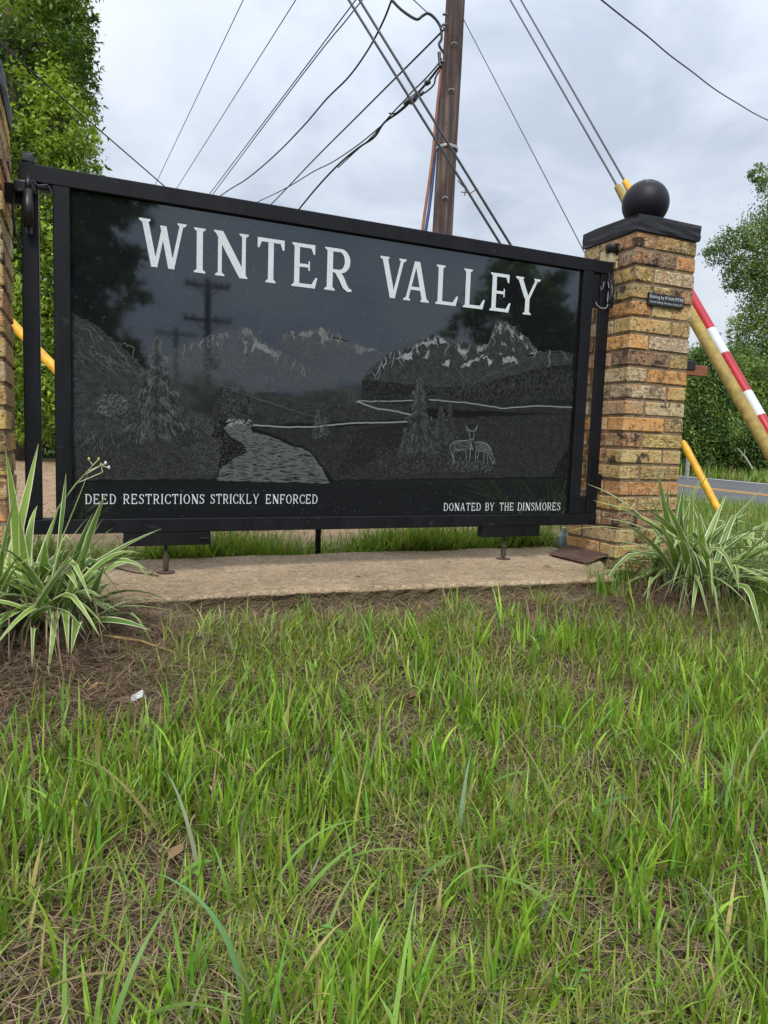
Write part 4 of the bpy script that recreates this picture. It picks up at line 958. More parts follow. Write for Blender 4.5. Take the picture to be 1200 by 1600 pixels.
# vine-covered tree mass at the left
vb = [pb_(x, y, 10.4, r, rz) for x, y, r, rz in ((95, -60, 52, 80), (60, 60, 55, 60), (108, 100, 40, 75), (25, 150, 60, 70), (95, 190, 52, 70), (112, 260, 40, 60), (50, 260, 60, 70), (95, 340, 60, 80), (30, 360, 60, 80), (60, 460, 80, 80), (120, 450, 60, 90), (40, 560, 80, 80), (110, 580, 80, 80), (60, 640, 80, 60), (-60, 300, 90, 200), (-60, 50, 90, 150), (-60, 560, 90, 100), (75, 0, 60, 50), (142, 20, 9, 14), (146, 130, 8, 12), (150, 215, 9, 10), (140, 165, 9, 10), (148, 265, 10, 10), (138, 70, 8, 10))]
bz = at(40, 700, 10.6)
tree('vine_covered_tree', (bz[0], bz[1]+.3, -.2), 9.0, vb, 62000, 0.088, ((0.05, 0.11, 0.022), (0.38, 0.53, 0.085)), 'tall tree smothered in bright green vines at the left edge', None, .2, 22, 3, wid=.42, shell=.55)
db = [pb_(x, y, 13.0, r, rz) for x, y, r, rz in ((95, -40, 52, 70), (108, 60, 42, 60), (105, 150, 48, 60), (80, 230, 60, 70), (60, 120, 80, 90), (0, 0, 90, 120), (115, 330, 40, 60), (60, 420, 90, 100), (60, 580, 120, 90), (-40, 260, 90, 140))]
bz = at(50, 690, 13.0)
tree('broadleaf_tree', (bz[0], bz[1], -.2), 11.0, db, 40000, 0.095, ((0.05, 0.095, 0.02), (0.15, 0.23, 0.045)), 'darker tree standing just behind the bright vines', 'background trees', .22, 24, 4)
# low bank of shrubs behind the sign
for k, (x, y, r) in enumerate(((30, 640, 60), (120, 650, 70), (240, 660, 80), (380, 672, 90), (540, 690, 90))):
    c, r_ = pb_(x, y, 12.2+.3*k, r, r*.9)
    tree('shrub', (c[0], c[1], -.2), 1.2, [(c, r_), (c+np.array([.3, .2, -.25]), r_), (c+np.array([-.35, .1, -.3]), tuple(q*.8 for q in r_))], 4200, .08, ((0.035, .075, .012), (.11, .19, .02)),
         ('leafy shrub behind the post next to the cut-off pillar', 'leafy shrub behind the left end of the sign', 'leafy shrub hidden behind the left third of the sign', 'leafy shrub hidden behind the middle of the sign', 'leafy shrub hidden right of the middle of the sign')[k], 'shrubs behind the sign', .04, 20, 30+k, 'shrub', False)
# trees beyond the road at the right
RT = ((.07, .13, .042), (.24, .35, .10))
big_b = [pb_(x, y, 22, r) for x, y, r in ((1150, 385, 34), (1118, 395, 22), (1180, 365, 30), (1195, 420, 45), (1160, 425, 32), (1195, 480, 40), (1165, 505, 26), (1185, 545, 40), (1240, 340, 60), (1250, 450, 80), (1300, 380, 80), (1240, 560, 70), (1140, 440, 18), (1178, 272, 13), (1192, 265, 15), (1215, 280, 30), (1145, 525, 12), (1125, 520, 7))]
bz = at(1260, 700, 22.3)
tree('broadleaf_tree', (bz[0], bz[1], -.35), 9.5, big_b, 60000, .085, RT, 'tall leafy tree leaning over the road at the right edge', 'background trees', .2, 20, 6)
specs = [((1100, 600, 48), (1085, 640, 48), (1120, 575, 40), (1095, 560, 28)), ((1150, 590, 46), (1165, 630, 50), (1140, 650, 46), (1150, 560, 28)), ((1210, 620, 60), (1195, 660, 48), (1240, 660, 60)), ((1090, 690, 40), (1120, 680, 40), (1065, 670, 40)), ((1175, 690, 42), (1150, 700, 34), (1205, 700, 40)),
         ((1010, 650, 60), (1040, 610, 40), (970, 670, 60))]
labs = ('leafy tree across the road just right of the ball pillar', 'rounded leafy tree behind the striped guy guard', 'dense leafy tree at the right edge beyond the road', 'low shrub on the far verge beside the ball pillar', 'low shrub on the far verge below the striped guard', 'leafy tree hidden behind the ball pillar')
for k, sp in enumerate(specs):
    bl = [pb_(x, y, 19.5+.8*k*(k < 3), r) for x, y, r in sp]; c = np.mean([b_[0] for b_ in bl], 0)
    tree('shrub' if k in (3, 4) else 'broadleaf_tree', (c[0], c[1], -.35), max(1.5, c[2]+.6), bl, 24000, .075 if k in (3, 4) else .085, ((.08, .15, .04), (.38, .50, .14)) if k % 2 else RT, labs[k], 'background trees', .12, 22, 50+k, 'shrub' if k in (3, 4) else 'tree')
# dark wood behind them
wb = []
for s_ in range(14):
    p = RC + RN*(12.0+random.uniform(0, 4)) + RD*(-14+s_*5.0); h = random.uniform(3.0, 4.4)
    wb += [((p.x, p.y, h*.55), (3.0, 3.0, h*.6))]
wd = empty('distant_wood', (RC.x, RC.y, -.35), None, None); tag(wd, kind='stuff')
o = foliage('tree_mass', wb, 60000, .18, ((.04, .08, .025), (.13, .20, .06)), wd, np.random.default_rng(77), 30, .5, -.3); tag(o, kind='stuff')

# ---- what stands behind the photographer and shows in the polished stone
def mir(p): return np.array([p[0], -p[1], p[2]])
def mb_(x, y, d, r, rz=None): c, q = pb_(x, y, d, r, rz); return (mir(c), q)
rb = [mb_(x, y, 17, r, rz) for x, y, r, rz in ((120, 300, 55, 90), (165, 250, 60, 80), (140, 400, 60, 70), (195, 320, 40, 40), (180, 440, 34, 40), (205, 455, 22, 18), (130, 520, 70, 70), (190, 560, 40, 40), (205, 400, 24, 20), (60, 400, 80, 150), (110, 600, 90, 60), (200, 240, 40, 50))]
bz = mir(at(130, 690, 17)); tree('broadleaf_tree', (bz[0], bz[1], -.6), 8.0, rb, 15000, .20, RT, 'tall dark tree reflected in the left end of the sign', 'trees reflected in the stone', .2, 20, 81, wid=.6)
rb = [mb_(x, y, 24, r) for x, y, r in ((800, 430, 40), (770, 460, 36), (840, 470, 45), (870, 450, 30), (740, 490, 26), (715, 500, 14), (820, 520, 50), (880, 520, 42), (760, 545, 34), (790, 400, 16), (850, 560, 60), (930, 540, 60), (700, 520, 12), (900, 600, 70), (800, 600, 60))]
bz = mir(at(840, 690, 24)); tree('broadleaf_tree', (bz[0], bz[1], -.6), 6.5, rb, 15000, .22, RT, 'spreading tree reflected in the right end of the sign', 'trees reflected in the stone', .2, 20, 82, wid=.6)
for k, (x, y, r) in enumerate(((330, 640, 50), (420, 655, 45), (500, 650, 50), (590, 650, 52), (670, 640, 52), (760, 640, 60), (240, 630, 50), (150, 630, 60))):
    c, q = mb_(x, y, 40, r); c2, q2 = mb_(x+40, y+6, 41, r*.85)
    tree('broadleaf_tree', (c[0], c[1], -.6), 3.4, [(c, q), (c2, q2)], 2600, .42, RT, ('low far tree reflected behind the two-armed pole', 'low far tree reflected just left of the etched lake source', 'low far tree reflected above the etched lake', 'low far tree reflected in the middle of the sign', 'low far tree reflected by the tall etched spruce', 'low far tree reflected near the etched deer', 'low far tree reflected behind the etched left spruce', 'low far tree reflected at the left end of the row')[k], 'tree row reflected in the stone', .15, 20, 90+k, limbs=False, wid=.7)
def line_pole(x, ytop, arms, d, label):
    a = mir(at(x, ytop, d)); t = empty('power_pole', (a[0], a[1], -.6), label, 'utility pole', 'poles reflected in the stone')
    MB().tube([(a[0], a[1], -.6), (a[0], a[1], a[2])], [.24, .17], 12).build('shaft', 'pole', t, True)
    for ya, half in arms:
        z = mir(at(x, ya, d))[2]; b = MB().box(a[0]-half, a[0]+half, a[1]-.07, a[1]+.07, z-.09, z+.09); arm = b.build('crossarm', 'pole', t)
        for k in (-.92, -.62, .35, .62, .92): MB().lathe([(.09, 0), (.13, .1), (.07, .24)], (a[0]+half*k, a[1], z+.09), 8).build('insulator', 'galv', t)
        MB().tube([(a[0]-half*.6, a[1], z), (a[0], a[1], z-.7)], .04, 6).build('brace', 'galv', t); MB().tube([(a[0]+half*.6, a[1], z), (a[0], a[1], z-.7)], .04, 6).build('brace', 'galv', t)
    MB().lathe([(.02, 0), (.27, .05), (.27, .85), (.05, .95)], (a[0]+.42, a[1], mir(at(x, arms[-1][0]+75, d))[2]), 14).build('transformer', 'galv', t, True)
line_pole(325, 436, ((447, 1.25), (500, 1.35)), 40, 'power pole with two crossarms reflected in the sign')
line_pole(275, 512, ((522, 1.9),), 64, 'smaller power pole reflected left of the two-armed one')

# ------------------------------------------------------------------ strap-leaved plants
def strap_mat(name, dead=False):
    m, t, b, out = new_mat(name)
    a = t.nodes.new('ShaderNodeAttribute'); a.attribute_name = 'Col'; sp = t.nodes.new('ShaderNodeSeparateColor'); L(t, a.outputs['Color'], sp.inputs[0])
    oi = t.nodes.new('ShaderNodeObjectInfo')
    u = math_n(t, 'ABSOLUTE', math_n(t, 'SUBTRACT', math_n(t, 'MULTIPLY', sp.outputs[0], 2.0), 1.0))
    n = noise(t, geoco(t), 70, 3, 0.6)
    ue = math_n(t, 'ADD', u, math_n(t, 'MULTIPLY', math_n(t, 'SUBTRACT', n, .5), .10))
    grn = mix(t, oi.outputs['Random'], (0.085, 0.19, 0.035), (0.26, 0.40, 0.06))
    mp = t.nodes.new('ShaderNodeMath'); mp.operation = 'SINE'; L(t, math_n(t, 'MULTIPLY', sp.outputs[0], 62.0), mp.inputs[0])
    grn = mix(t, ramp(t, mp.outputs[0], [(0.55, 0.0), (1.0, 0.35)]), grn, (0.22, 0.32, 0.12))
    edge = ramp(t, ue, [(0.72, 0.0), (0.79, 1.0)])
    c = mix(t, edge, grn, (0.74, 0.74, 0.46))
    c = mix(t, ramp(t, sp.outputs[1], [(0.93, 0.0), (1.0, 0.6)]), c, (0.36, 0.24, 0.12))
    L(t, c, b.inputs['Base Color']); b.inputs['Roughness'].default_value = .42; b.inputs['Specular IOR Level'].default_value = .45
    tr = t.nodes.new('ShaderNodeBsdfTranslucent'); L(t, c, tr.inputs[0]); ms = t.nodes.new('ShaderNodeMixShader'); ms.inputs[0].default_value = .22
    L(t, b.outputs[0], ms.inputs[1]); L(t, tr.outputs[0], ms.inputs[2]); L(t, ms.outputs[0], out.inputs[0])
    return m
M['strap'] = strap_mat('variegated_leaf')
def strap_leaf(parent, P0, P2, arch, w, rr, nm='leaf', mat_='strap', seg=9, kink=None):
    P0, P2 = Vector(tuple(P0)), Vector(tuple(P2)); ln = (P2-P0).length
    P1 = P0.lerp(P2, .45)+Vector((0, 0, arch*ln)) + Vector((rr.uniform(-.05, .05), rr.uniform(-.05, .05), 0))*ln
    pts = [P0*(1-t)**2+P1*2*t*(1-t)+P2*t*t for t in [k/seg for k in range(seg+1)]]
    if kink: pts = [p if k <= seg*kink else pts[int(seg*kink)]+(p-pts[int(seg*kink)])*0.9+Vector((0, 0, -(k/seg-kink)*ln*.9)) for k, p in enumerate(pts)]
    hz = Vector((P2.x-P0.x, P2.y-P0.y, 0)); hz = hz.normalized() if hz.length > 1e-4 else Vector((1, 0, 0))
    tw = rr.uniform(-.9, .9); V = []; Cc = []; F = []
    for k, p in enumerate(pts):
        t = k/seg; d = (pts[min(k+1, seg)]-pts[max(k-1, 0)]).normalized()
        sd = d.cross(Vector((0, 0, 1)));  sd = sd.normalized() if sd.length > 1e-3 else Vector((-hz.y, hz.x, 0))
        nr = sd.cross(d).normalized(); a = tw*(.4+.6*t); s_ = sd*math.cos(a)+nr*math.sin(a); n_ = nr*math.cos(a)-sd*math.sin(a)
        ww = w*min(1, .55+1.6*t)*max(.03, (1-t**2.6)); ww *= .5; fold = .42*(1-t*.6)
        for u, fz in ((-1, fold), (-.5, fold*.45), (0, 0), (.5, fold*.45), (1, fold)):
            q = p+s_*ww*u+n_*ww*fz; V.append(q); Cc.append(((u+1)/2, t, 0))
    for k in range(seg):
        for j in range(4): F.append((k*5+j, k*5+j+1, (k+1)*5+j+1, (k+1)*5+j))
    b = MB(); b.v = [tuple(v) for v in V]; b.f = F; b.c = Cc; return b.build(nm, mat_, parent, True)
def strap_plant(base, label, tips, nrand, rmax, lmax, seed, w=.017, spread=.07, azr=None):
    rr = random.Random(seed); gz = float(ground_z(base[0], base[1])); base = (base[0], base[1], gz)
    t = empty('strap_leaf_plant', base, label, 'plant', 'variegated plants by the pillars'); B = Vector(base)
    def root(): a, r_ = rr.uniform(0, 6.28), spread*rr.random()**.5; return B+Vector((r_*math.cos(a), r_*math.sin(a), -.01))
    for x, y, Y, arch, ww in tips:
        P2 = onY(x, y, Y); strap_leaf(t, root(), P2, arch, ww*1.75, rr)
    for _ in range(nrand):
        a = rr.uniform(*(azr or (0, 6.28))); reach = rmax*rr.uniform(.3, 1); l = lmax*rr.uniform(.55, 1.0); h = math.sqrt(max(.0015, l*l-reach*reach))*rr.uniform(.25, 1)
        P2 = B+Vector((reach*math.cos(a), reach*math.sin(a), h)); r0 = root(); strap_leaf(t, r0, P2, rr.uniform(.15, .55), w*rr.uniform(.5, 1.15), rr, kink=rr.choice((None, None, None, .62, .72)))
    # skirt of dead leaves hanging round the base
    n = 260; b = MB()
    for _ in range(n):
        a = rr.uniform(0, 6.28); r0 = root()+Vector((0, 0, rr.uniform(.01, .08))); reach = rr.uniform(.05, .20)
        e1 = r0+Vector((reach*math.cos(a)*.6, reach*math.sin(a)*.6, rr.uniform(.0, .05))); ex, ey = r0.x+reach*math.cos(a), r0.y+reach*math.sin(a); e2 = Vector((ex, ey, float(ground_z(ex, ey))+.008))
        s_ = Vector((-math.sin(a), math.cos(a), 0))*rr.uniform(.0009, .0024); g = rr.uniform(.5, 1.2); c = rr.choice(((.34, .26, .17), (.22, .16, .11), (.40, .34, .26), (.12, .085, .06))); c = tuple(v*g for v in c)
        b.quad(tuple(r0-s_), tuple(e1-s_), tuple(e1+s_), tuple(r0+s_), c); b.quad(tuple(e1-s_), tuple(e2-s_*.3), tuple(e2+s_*.3), tuple(e1+s_), c)
    o = b.build('dead_leaf_skirt', 'thatch', t); tag(o, kind='stuff'); return t
PLb = (-0.075, -0.50)
tipsL = [(60, 693, -.42, .05, .017), (8, 700, -.55, .06, .020), (34, 742, -.62, .10, .016), (103, 740, -.50, .10, .021), (140, 733, -.46, .03, .004), (165, 772, -.55, .12, .020), (163, 808, -.42, .22, .012), (145, 802, -.50, .08, .016), (182, 830, -.58, .05, .024),
         (133, 823, -.48, .08, .018), (252, 826, -.52, .14, .014), (213, 836, -.48, .10, .012), (165, 880, -.62, .10, .022), (193, 931, -.60, .20, .015), (112, 962, -.62, .55, .017), (123, 845, -.66, .04, .028), (45, 858, -.66, .25, .018), (78, 963, -.60, .50, .014), (13, 988, -.68, .45, .018),
         (6, 860, -.66, .2, .019), (30, 800, -.56, .1, .022), (88, 800, -.45, .06, .020), (70, 845, -.6, .1, .022), (20, 905, -.7, .3, .018), (100, 880, -.62, .12, .02), (140, 862, -.5, .15, .018)]
plL = strap_plant(PLb, 'clump of cream-edged strap leaves in front of the cut-off pillar', tipsL, 120, .36, .38, 12, .027, .12)
PRb = (2.13, -0.475)
tipsR = [(1113, 721, -0.51, .03, .021), (1027, 733, -0.49, .08, .018), (1000, 745, -0.53, .14, .018), (917, 756, -0.47, .22, .014), (927, 782, -0.45, .20, .012), (939, 809, -0.51, .22, .012), (955, 813, -0.59, .22, .014), (886, 830, -0.47, .25, .006), (1069, 753, -0.53, .04, .022), (1081, 752, -0.47, .04, .018), (1135, 773, -0.47, .08, .018),
         (1196, 759, -0.41, .08, .020), (1147, 772, -0.56, .15, .017), (1199, 827, -0.51, .28, .018), (1215, 850, -0.47, .3, .016), (1199, 909, -0.57, .38, .017), (1053, 857, -0.67, .62, .020), (1128, 803, -0.61, .08, .024), (1064, 795, -0.65, .05, .025), (1029, 768, -0.59, .10, .022), (1043, 752, -0.47, .08, .014), (1104, 888, -0.69, .45, .018),
         (1157, 848, -0.57, .30, .017), (1000, 790, -0.61, .14, .018), (1012, 806, -0.63, .16, .020), (1090, 790, -0.61, .06, .022), (1110, 820, -0.66, .1, .022), (1035, 830, -0.66, .14, .02), (975, 800, -0.55, .2, .016), (1170, 800, -0.51, .15, .018), (1185, 870, -0.56, .35, .016)]
plR = strap_plant(PRb, 'clump of cream-edged strap leaves in front of the pillar with the plaque', tipsR, 190, .44, .46, 13, .023, .15)
# further strap plant running out of frame, and one behind the slab
strap_plant((2.55, -0.40), 'cream-edged strap plant at the right edge beyond the large clump', [], 70, .34, .40, 14, .02, .10)
strap_plant((2.02, 0.47), 'dull strap plant behind the slab next to the ball pillar', [], 34, .26, .27, 15, .013, .05)
# flower stalk of the left clump
fs = [onY(x, y, -.50) for x, y in ((90, 795), (118, 757), (132, 742), (145, 727))]
MB().tube([Vector((PLb[0], PLb[1], -.1))]+[Vector(tuple(q)) for q in fs], [.003, .0024, .002, .0016, .001], 6).build('flower_stalk', plain('stalk_green', (.20, .27, .09), .6, 0, .2, 30, .05), plL, True)
for a_, c_ in (((132, 742), (158, 727)), ((138, 736), (165, 724)), ((120, 755), (160, 738)), ((145, 727), (139, 718)), ((158, 727), (160, 738)), ((158, 727), (170, 731)), ((145, 727), (154, 718))):
    MB().tube([onY(*a_, -.5), onY(*c_, -.5)], .0009, 5).build('twig', 'strap', plL); q = onY(*c_, -.5)
    MB().lathe([(.0008, -.004), (.0032, -.001), (.003, .003), (.0008, .006)], q, 8).build('bud', 'white_wire' if rr_ else 'strap', plL, True) if c_ in ((170, 731), (165, 724)) else MB().lathe([(.0008, -.004), (.003, -.001), (.0028, .003), (.0008, .006)], q, 8).build('bud', 'yellow_bud' if 'yellow_bud' in M else M.setdefault('yellow_bud', plain('bud_green', (.34, .38, .10), .6, 0, .2, 30, .05)), plL, True)

# ------------------------------------------------------------------ grass
def in_view(x, y, z, mx=120, my=160):
    d = np.stack([x, y, z], 1)-CAM; zz = d @ _f; zz = np.where(zz < .05, .05, zz)
    px_ = 600+FPX*(d @ _r)/zz; py_ = 800-FPX*(d @ _u)/zz
    return (px_ > -mx) & (px_ < 1200+mx) & (py_ > -200) & (py_ < 1600+my) & ((d @ _f) > .1)
def scatter(n, x0, x1, y0, y1, dens, rng, keep_out=.18):
    x = rng.uniform(x0, x1, n); y = rng.uniform(y0, y1, n); z = ground_z(x, y)
    p = dens(x, y); p = np.where(in_view(x, y, z), p, p*keep_out); k = rng.random(n) < p; return x[k], y[k], z[k]
def blades(name, x, y, z, h, w, lean, curl, cols, rng, seg=4, m='grass', flat=False, az=None):
    n = len(x); az = rng.uniform(0, 2*np.pi, n) if az is None else az
    dirv = np.stack([np.cos(az), np.sin(az)], 1); fa = rng.uniform(0, np.pi*2, n) ; sd = np.stack([np.cos(fa), np.sin(fa), np.zeros(n)], 1)
    # side vector roughly perpendicular to the lean so that curved blades keep their width
    perp = np.stack([-dirv[:, 1], dirv[:, 0], np.zeros(n)], 1); sd = perp*.75+sd*.45; sd /= np.linalg.norm(sd, axis=1)[:, None]
    V = np.zeros((n, seg+1, 2, 3)); pos = np.stack([x, y, z-.004], 1); ang = lean.copy()
    for k in range(seg+1):
        t = k/seg; ww = (w*(1-t**1.8)*.5+.00015)[:, None]*(.75 if k == 0 else 1)
        V[:, k, 0] = pos-sd*ww; V[:, k, 1] = pos+sd*ww
        st = h/seg; pos = pos+np.stack([dirv[:, 0]*np.sin(ang), dirv[:, 1]*np.sin(ang), np.cos(ang)], 1)*st[:, None]; ang = ang+curl/seg*(.4+1.2*t)
    base = (np.arange(n)*(seg+1)*2)[:, None]
    F = np.concatenate([base+np.array([[2*k, 2*k+1, 2*k+3, 2*k+2]]) for k in range(seg)], 1).reshape(-1, 4)
    C = np.repeat(cols[:, None, :], (seg+1)*2, 1)
    tt = np.repeat(np.linspace(0, 1, seg+1), 2)[None, :, None]
    if m == 'grass': C = C*(1-.0*tt) + (np.array([.30, .28, .12])-C)*np.clip(.22-tt, 0, 1)*1.6     # straw-coloured sheath at the foot
    return np_mesh(name, V.reshape(-1, 3), F, C.reshape(-1, 3), m, smooth=True)
def plantmask(x, y): return np.exp(-(((x-PLb[0]-.02)/.24)**2+((y-PLb[1]+.06)/.26)**2)) + np.exp(-(((x-PRb[0]+.02)/.36)**2+((y-PRb[1]+.02)/.17)**2))
def edge_y(x): return -0.40+0*x
def dens_long(x, y):
    c = vnoise(x, y, 7.0, 21); c2 = vnoise(x, y, 2.2, 22)
    d = np.clip(.10+sstep(.36, .68, c*.6+c2*.4), 0, 1)
    d = d*(.12*sstep(-.46, -.6, y)+.88*sstep(-.60, -.92, y))*(1-np.clip(plantmask(x, y)*1.6, 0, 1)) + .05*(y < -.46)
    d = np.where((x < .28) & (y > -.9), d*.35, d); return np.clip(d, 0, 1)
def dens_short(x, y):
    c = vnoise(x, y, 5.0, 23); c2 = vnoise(x, y, 14.0, 24)
    d = np.clip(.18+.80*sstep(.36, .70, c*.6+c2*.4), 0, 1)*(.75*sstep(-.42, -.50, y)+.25*sstep(-.5, -.7, y))*(1-np.clip(plantmask(x, y)*1.5, 0, .97)); return np.where((x < .2) & (y > -.95), d*.5, d)
def dens_straw(x, y): return np.clip(.62+.5*vnoise(x, y, 6.0, 25)-.35*dens_long(x, y), 0, 1)*sstep(-.395, -.43, y)
def greens(n, rng, a=(.105, .215, .022), b=(.185, .30, .042)):
    k = rng.random(n)[:, None]; c = np.array(a)*(1-k)+np.array(b)*k; c = c*rng.uniform(.7, 1.2, n)[:, None]
    yl = rng.random(n) < .10; c[yl] = np.array([.42, .35, .14])*rng.uniform(.6, 1.1, yl.sum())[:, None]
    ol = rng.random(n) < .16; c[ol] = c[ol]*np.array([1.05, .80, 1.2]); bl = rng.random(n) < .12; c[bl] = c[bl]*np.array([.72, .92, 1.5]); return c
R1 = np.random.default_rng(101)
tx, ty, tz = scatter(10500, -1.6, 3.9, -2.25, -.42, dens_long, R1, .25); per = R1.integers(3, 10, len(tx)); n = per.sum()
x = np.repeat(tx, per)+R1.normal(0, .011, n); y = np.repeat(ty, per)+R1.normal(0, .011, n); z = ground_z(x, y)
th = np.repeat(R1.uniform(.55, 1.25, len(tx))*(.75+.4*vnoise(tx, ty, 1.6, 31)), per); ta = np.repeat(R1.uniform(0, 6.28, len(tx)), per); tg = np.repeat(R1.uniform(.72, 1.2, len(tx)), per)
o = blades('long_grass', x, y, z, R1.uniform(.045, .132, n)*th, R1.uniform(.0034, .0092, n), np.abs(R1.normal(.26, .22, n)), R1.uniform(.0, 1.0, n)+1.3*(R1.random(n) < .2), greens(n, R1, (.13, .285, .020), (.31, .50, .048))*tg[:, None], R1, 5, az=ta+R1.normal(0, 1.2, n))
tag(o, 'long bright green grass blades growing up the front slope', 'grass', kind='stuff')
n = 60; x = R1.uniform(-.1, 1.3, n); y = R1.uniform(-1.75, -1.0, n); z = ground_z(x, y)
o = blades('broad_grass', x, y, z, R1.uniform(.14, .26, n), R1.uniform(.007, .011, n), np.abs(R1.normal(.5, .25, n)), R1.uniform(.6, 2.2, n), greens(n, R1, (.16, .30, .05), (.28, .44, .10)), R1, 9)
tag(o, 'broad arching blades of coarse grass scattered in the foreground', 'grass', kind='stuff')
x, y, z = scatter(290000, -1.6, 3.9, -2.25, -.41, dens_short, R1); n = len(x)
o = blades('short_grass', x, y, z, R1.uniform(.02, .085, n), R1.uniform(.0022, .0055, n), np.abs(R1.normal(.8, .45, n)), R1.uniform(.1, 1.2, n), greens(n, R1, (.165, .27, .030), (.37, .48, .085)), R1, 3)
tag(o, 'short fine turf between the long blades', 'grass', kind='stuff')
x, y, z = scatter(115000, -1.6, 3.9, -2.25, -.40, dens_straw, R1); n = len(x)
k = R1.random(n)[:, None]; c = np.array([.44, .33, .20])*(1-k)+np.array([.17, .12, .08])*k; c *= R1.uniform(.55, 1.3, n)[:, None]
o = blades('dead_grass', x, y, z+R1.uniform(.002, .022, n), R1.uniform(.025, .10, n), R1.uniform(.0007, .0019, n), R1.uniform(1.15, 1.65, n), R1.uniform(-.3, .75, n), c, R1, 3, 'thatch')
tag(o, 'dry tan straw matted on the soil of the slope', 'straw', kind='stuff')
# straw heaped round the two clumps and along the slab edge
x = np.concatenate([R1.normal(PLb[0]+.08, .22, 9000), R1.normal(PRb[0]-.12, .30, 9000), R1.uniform(.1, 2.1, 5000)])
y = np.concatenate([R1.normal(PLb[1]-.10, .16, 9000), R1.normal(PRb[1]-.13, .09, 9000), R1.normal(-.50, .04, 5000)]); ok = (y < -.385) | (x > 2.5); x, y = x[ok], y[ok]; z = ground_z(x, y); n = len(x)
k = R1.random(n)[:, None]; c = np.array([.42, .31, .205])*(1-k)+np.array([.16, .105, .072])*k; c *= R1.uniform(.5, 1.3, n)[:, None]
o = blades('pine_straw', x, y, z+R1.uniform(.002, .030, n)*np.where((x > .2) & (x < 1.85), .35, 1), R1.uniform(.04, .14, n), R1.uniform(.0009, .002, n), R1.uniform(1.2, 1.65, n), R1.uniform(-.2, .7, n), c, R1, 3, 'thatch')
tag(o, 'brown pine straw heaped round the strap plants', 'straw', kind='stuff')
# taller grass at the right below the strap clump, and stray tufts by the slab
n = 5200; x = np.concatenate([R1.uniform(2.05, 3.2, 4200), R1.normal(1.93, .05, 500), R1.normal(.62, .012, 40), R1.normal(1.74, .03, 460)]); y = np.concatenate([R1.uniform(-.95, -.55, 4200)+.25*np.clip(x[:4200]-2.4, 0, 1), R1.normal(-.36, .05, 500), R1.normal(-.47, .01, 40), R1.normal(-.43, .03, 460)])
kp = (R1.random(n) < .35+.65*sstep(2.0, 2.4, x)); kp[4200:] &= R1.random(1000) < .55; x, y = x[kp], y[kp]; z = np.maximum(ground_z(x, y), -.35-.25*np.clip(-.5-y, 0, 2)); n = len(x)
o = blades('tall_grass', x, y, z, R1.uniform(.06, .17, n)*(.8+.55*sstep(2.1, 2.6, x)), R1.uniform(.003, .0065, n), np.abs(R1.normal(.25, .2, n)), R1.uniform(.1, 1.6, n), greens(n, R1, (.11, .24, .03), (.25, .40, .06)), R1, 5)
tag(o, 'taller green grass below the strap clump at the right edge', 'grass', kind='stuff')
# fringe of grass behind the slab
n = 15000; x = R1.uniform(-.3, 2.2, n); y = .33+np.abs(R1.normal(0, .10, n)); keep = R1.random(n) < (.25+.9*sstep(.35, .6, vnoise(x, y, 4.5, 41))); x, y = x[keep], y[keep]; z = ground_z(x, y); n = len(x)
o = blades('verge_grass', x, y, z, R1.uniform(.04, .16, n)*(.45+1.1*vnoise(x, y, 5., 44)), R1.uniform(.0035, .007, n), np.abs(R1.normal(.5, .35, n)), R1.uniform(.2, 1.6, n), greens(n, R1, (.14, .27, .03), (.38, .52, .08)), R1, 4)
tag(o, 'fringe of green grass along the back of the slab', 'grass', kind='stuff')
# grass field between pillar and road, and far verge
def gfield(nm, n, fx, h0, h1, w, lab):
    x, y = fx(n); z = ground_z(x, y); n = len(x)
    o = blades(nm, x, y, z, R1.uniform(h0, h1, n), R1.uniform(w*.6, w*1.2, n), np.abs(R1.normal(.3, .25, n)), R1.uniform(.1, 1.2, n), greens(n, R1, (.12, .22, .03), (.27, .39, .07)), R1, 3); tag(o, lab, 'grass', kind='stuff')
gfield('roadside_grass', 26000, lambda n: (R1.uniform(2.5, 7.3, n), R1.uniform(-.45, 5.5, n)), .06, .20, .008, 'green grass between the ball pillar and the road')
def verge(n):
    s_ = R1.uniform(-12, 25, n); o_ = R1.uniform(3.5, 9, n); return RC.x+RD.x*s_+RN.x*o_, RC.y+RD.y*s_+RN.y*o_
gfield('far_verge_grass', 22000, verge, .12, .42, .03, 'grass verge on the far side of the road')
n = 9000; x = R1.uniform(-3.5, 2.4, n); y = .45+R1.random(n)**1.6*9; z = ground_z(x, y); k = R1.random(n)[:, None]
c = (np.array([.30, .20, .12])*(1-k)+np.array([.09, .06, .04])*k)*R1.uniform(.6, 1.2, n)[:, None]
o = blades('leaf_litter', x, y, z+.004, R1.uniform(.03, .10, n), R1.uniform(.003, .010, n), R1.uniform(1.3, 1.6, n), R1.uniform(-.2, .4, n), c, R1, 2, 'thatch'); tag(o, 'dead leaf litter strewn over the sandy ground behind the sign', 'litter', kind='stuff')
n = 5000; x = R1.uniform(-3.0, 2.4, n); y = .6+R1.random(n)*8; kp = vnoise(x, y, 1.2, 51) > .62; x, y = x[kp], y[kp]; z = ground_z(x, y); n = len(x)
o = blades('sparse_grass', x, y, z, R1.uniform(.04, .12, n), R1.uniform(.003, .008, n), np.abs(R1.normal(.5, .3, n)), R1.uniform(.2, 1.4, n), greens(n, R1, (.12, .20, .03), (.27, .38, .07)), R1, 3); tag(o, 'sparse tufts of grass on the sandy ground behind the sign', 'grass', kind='stuff')
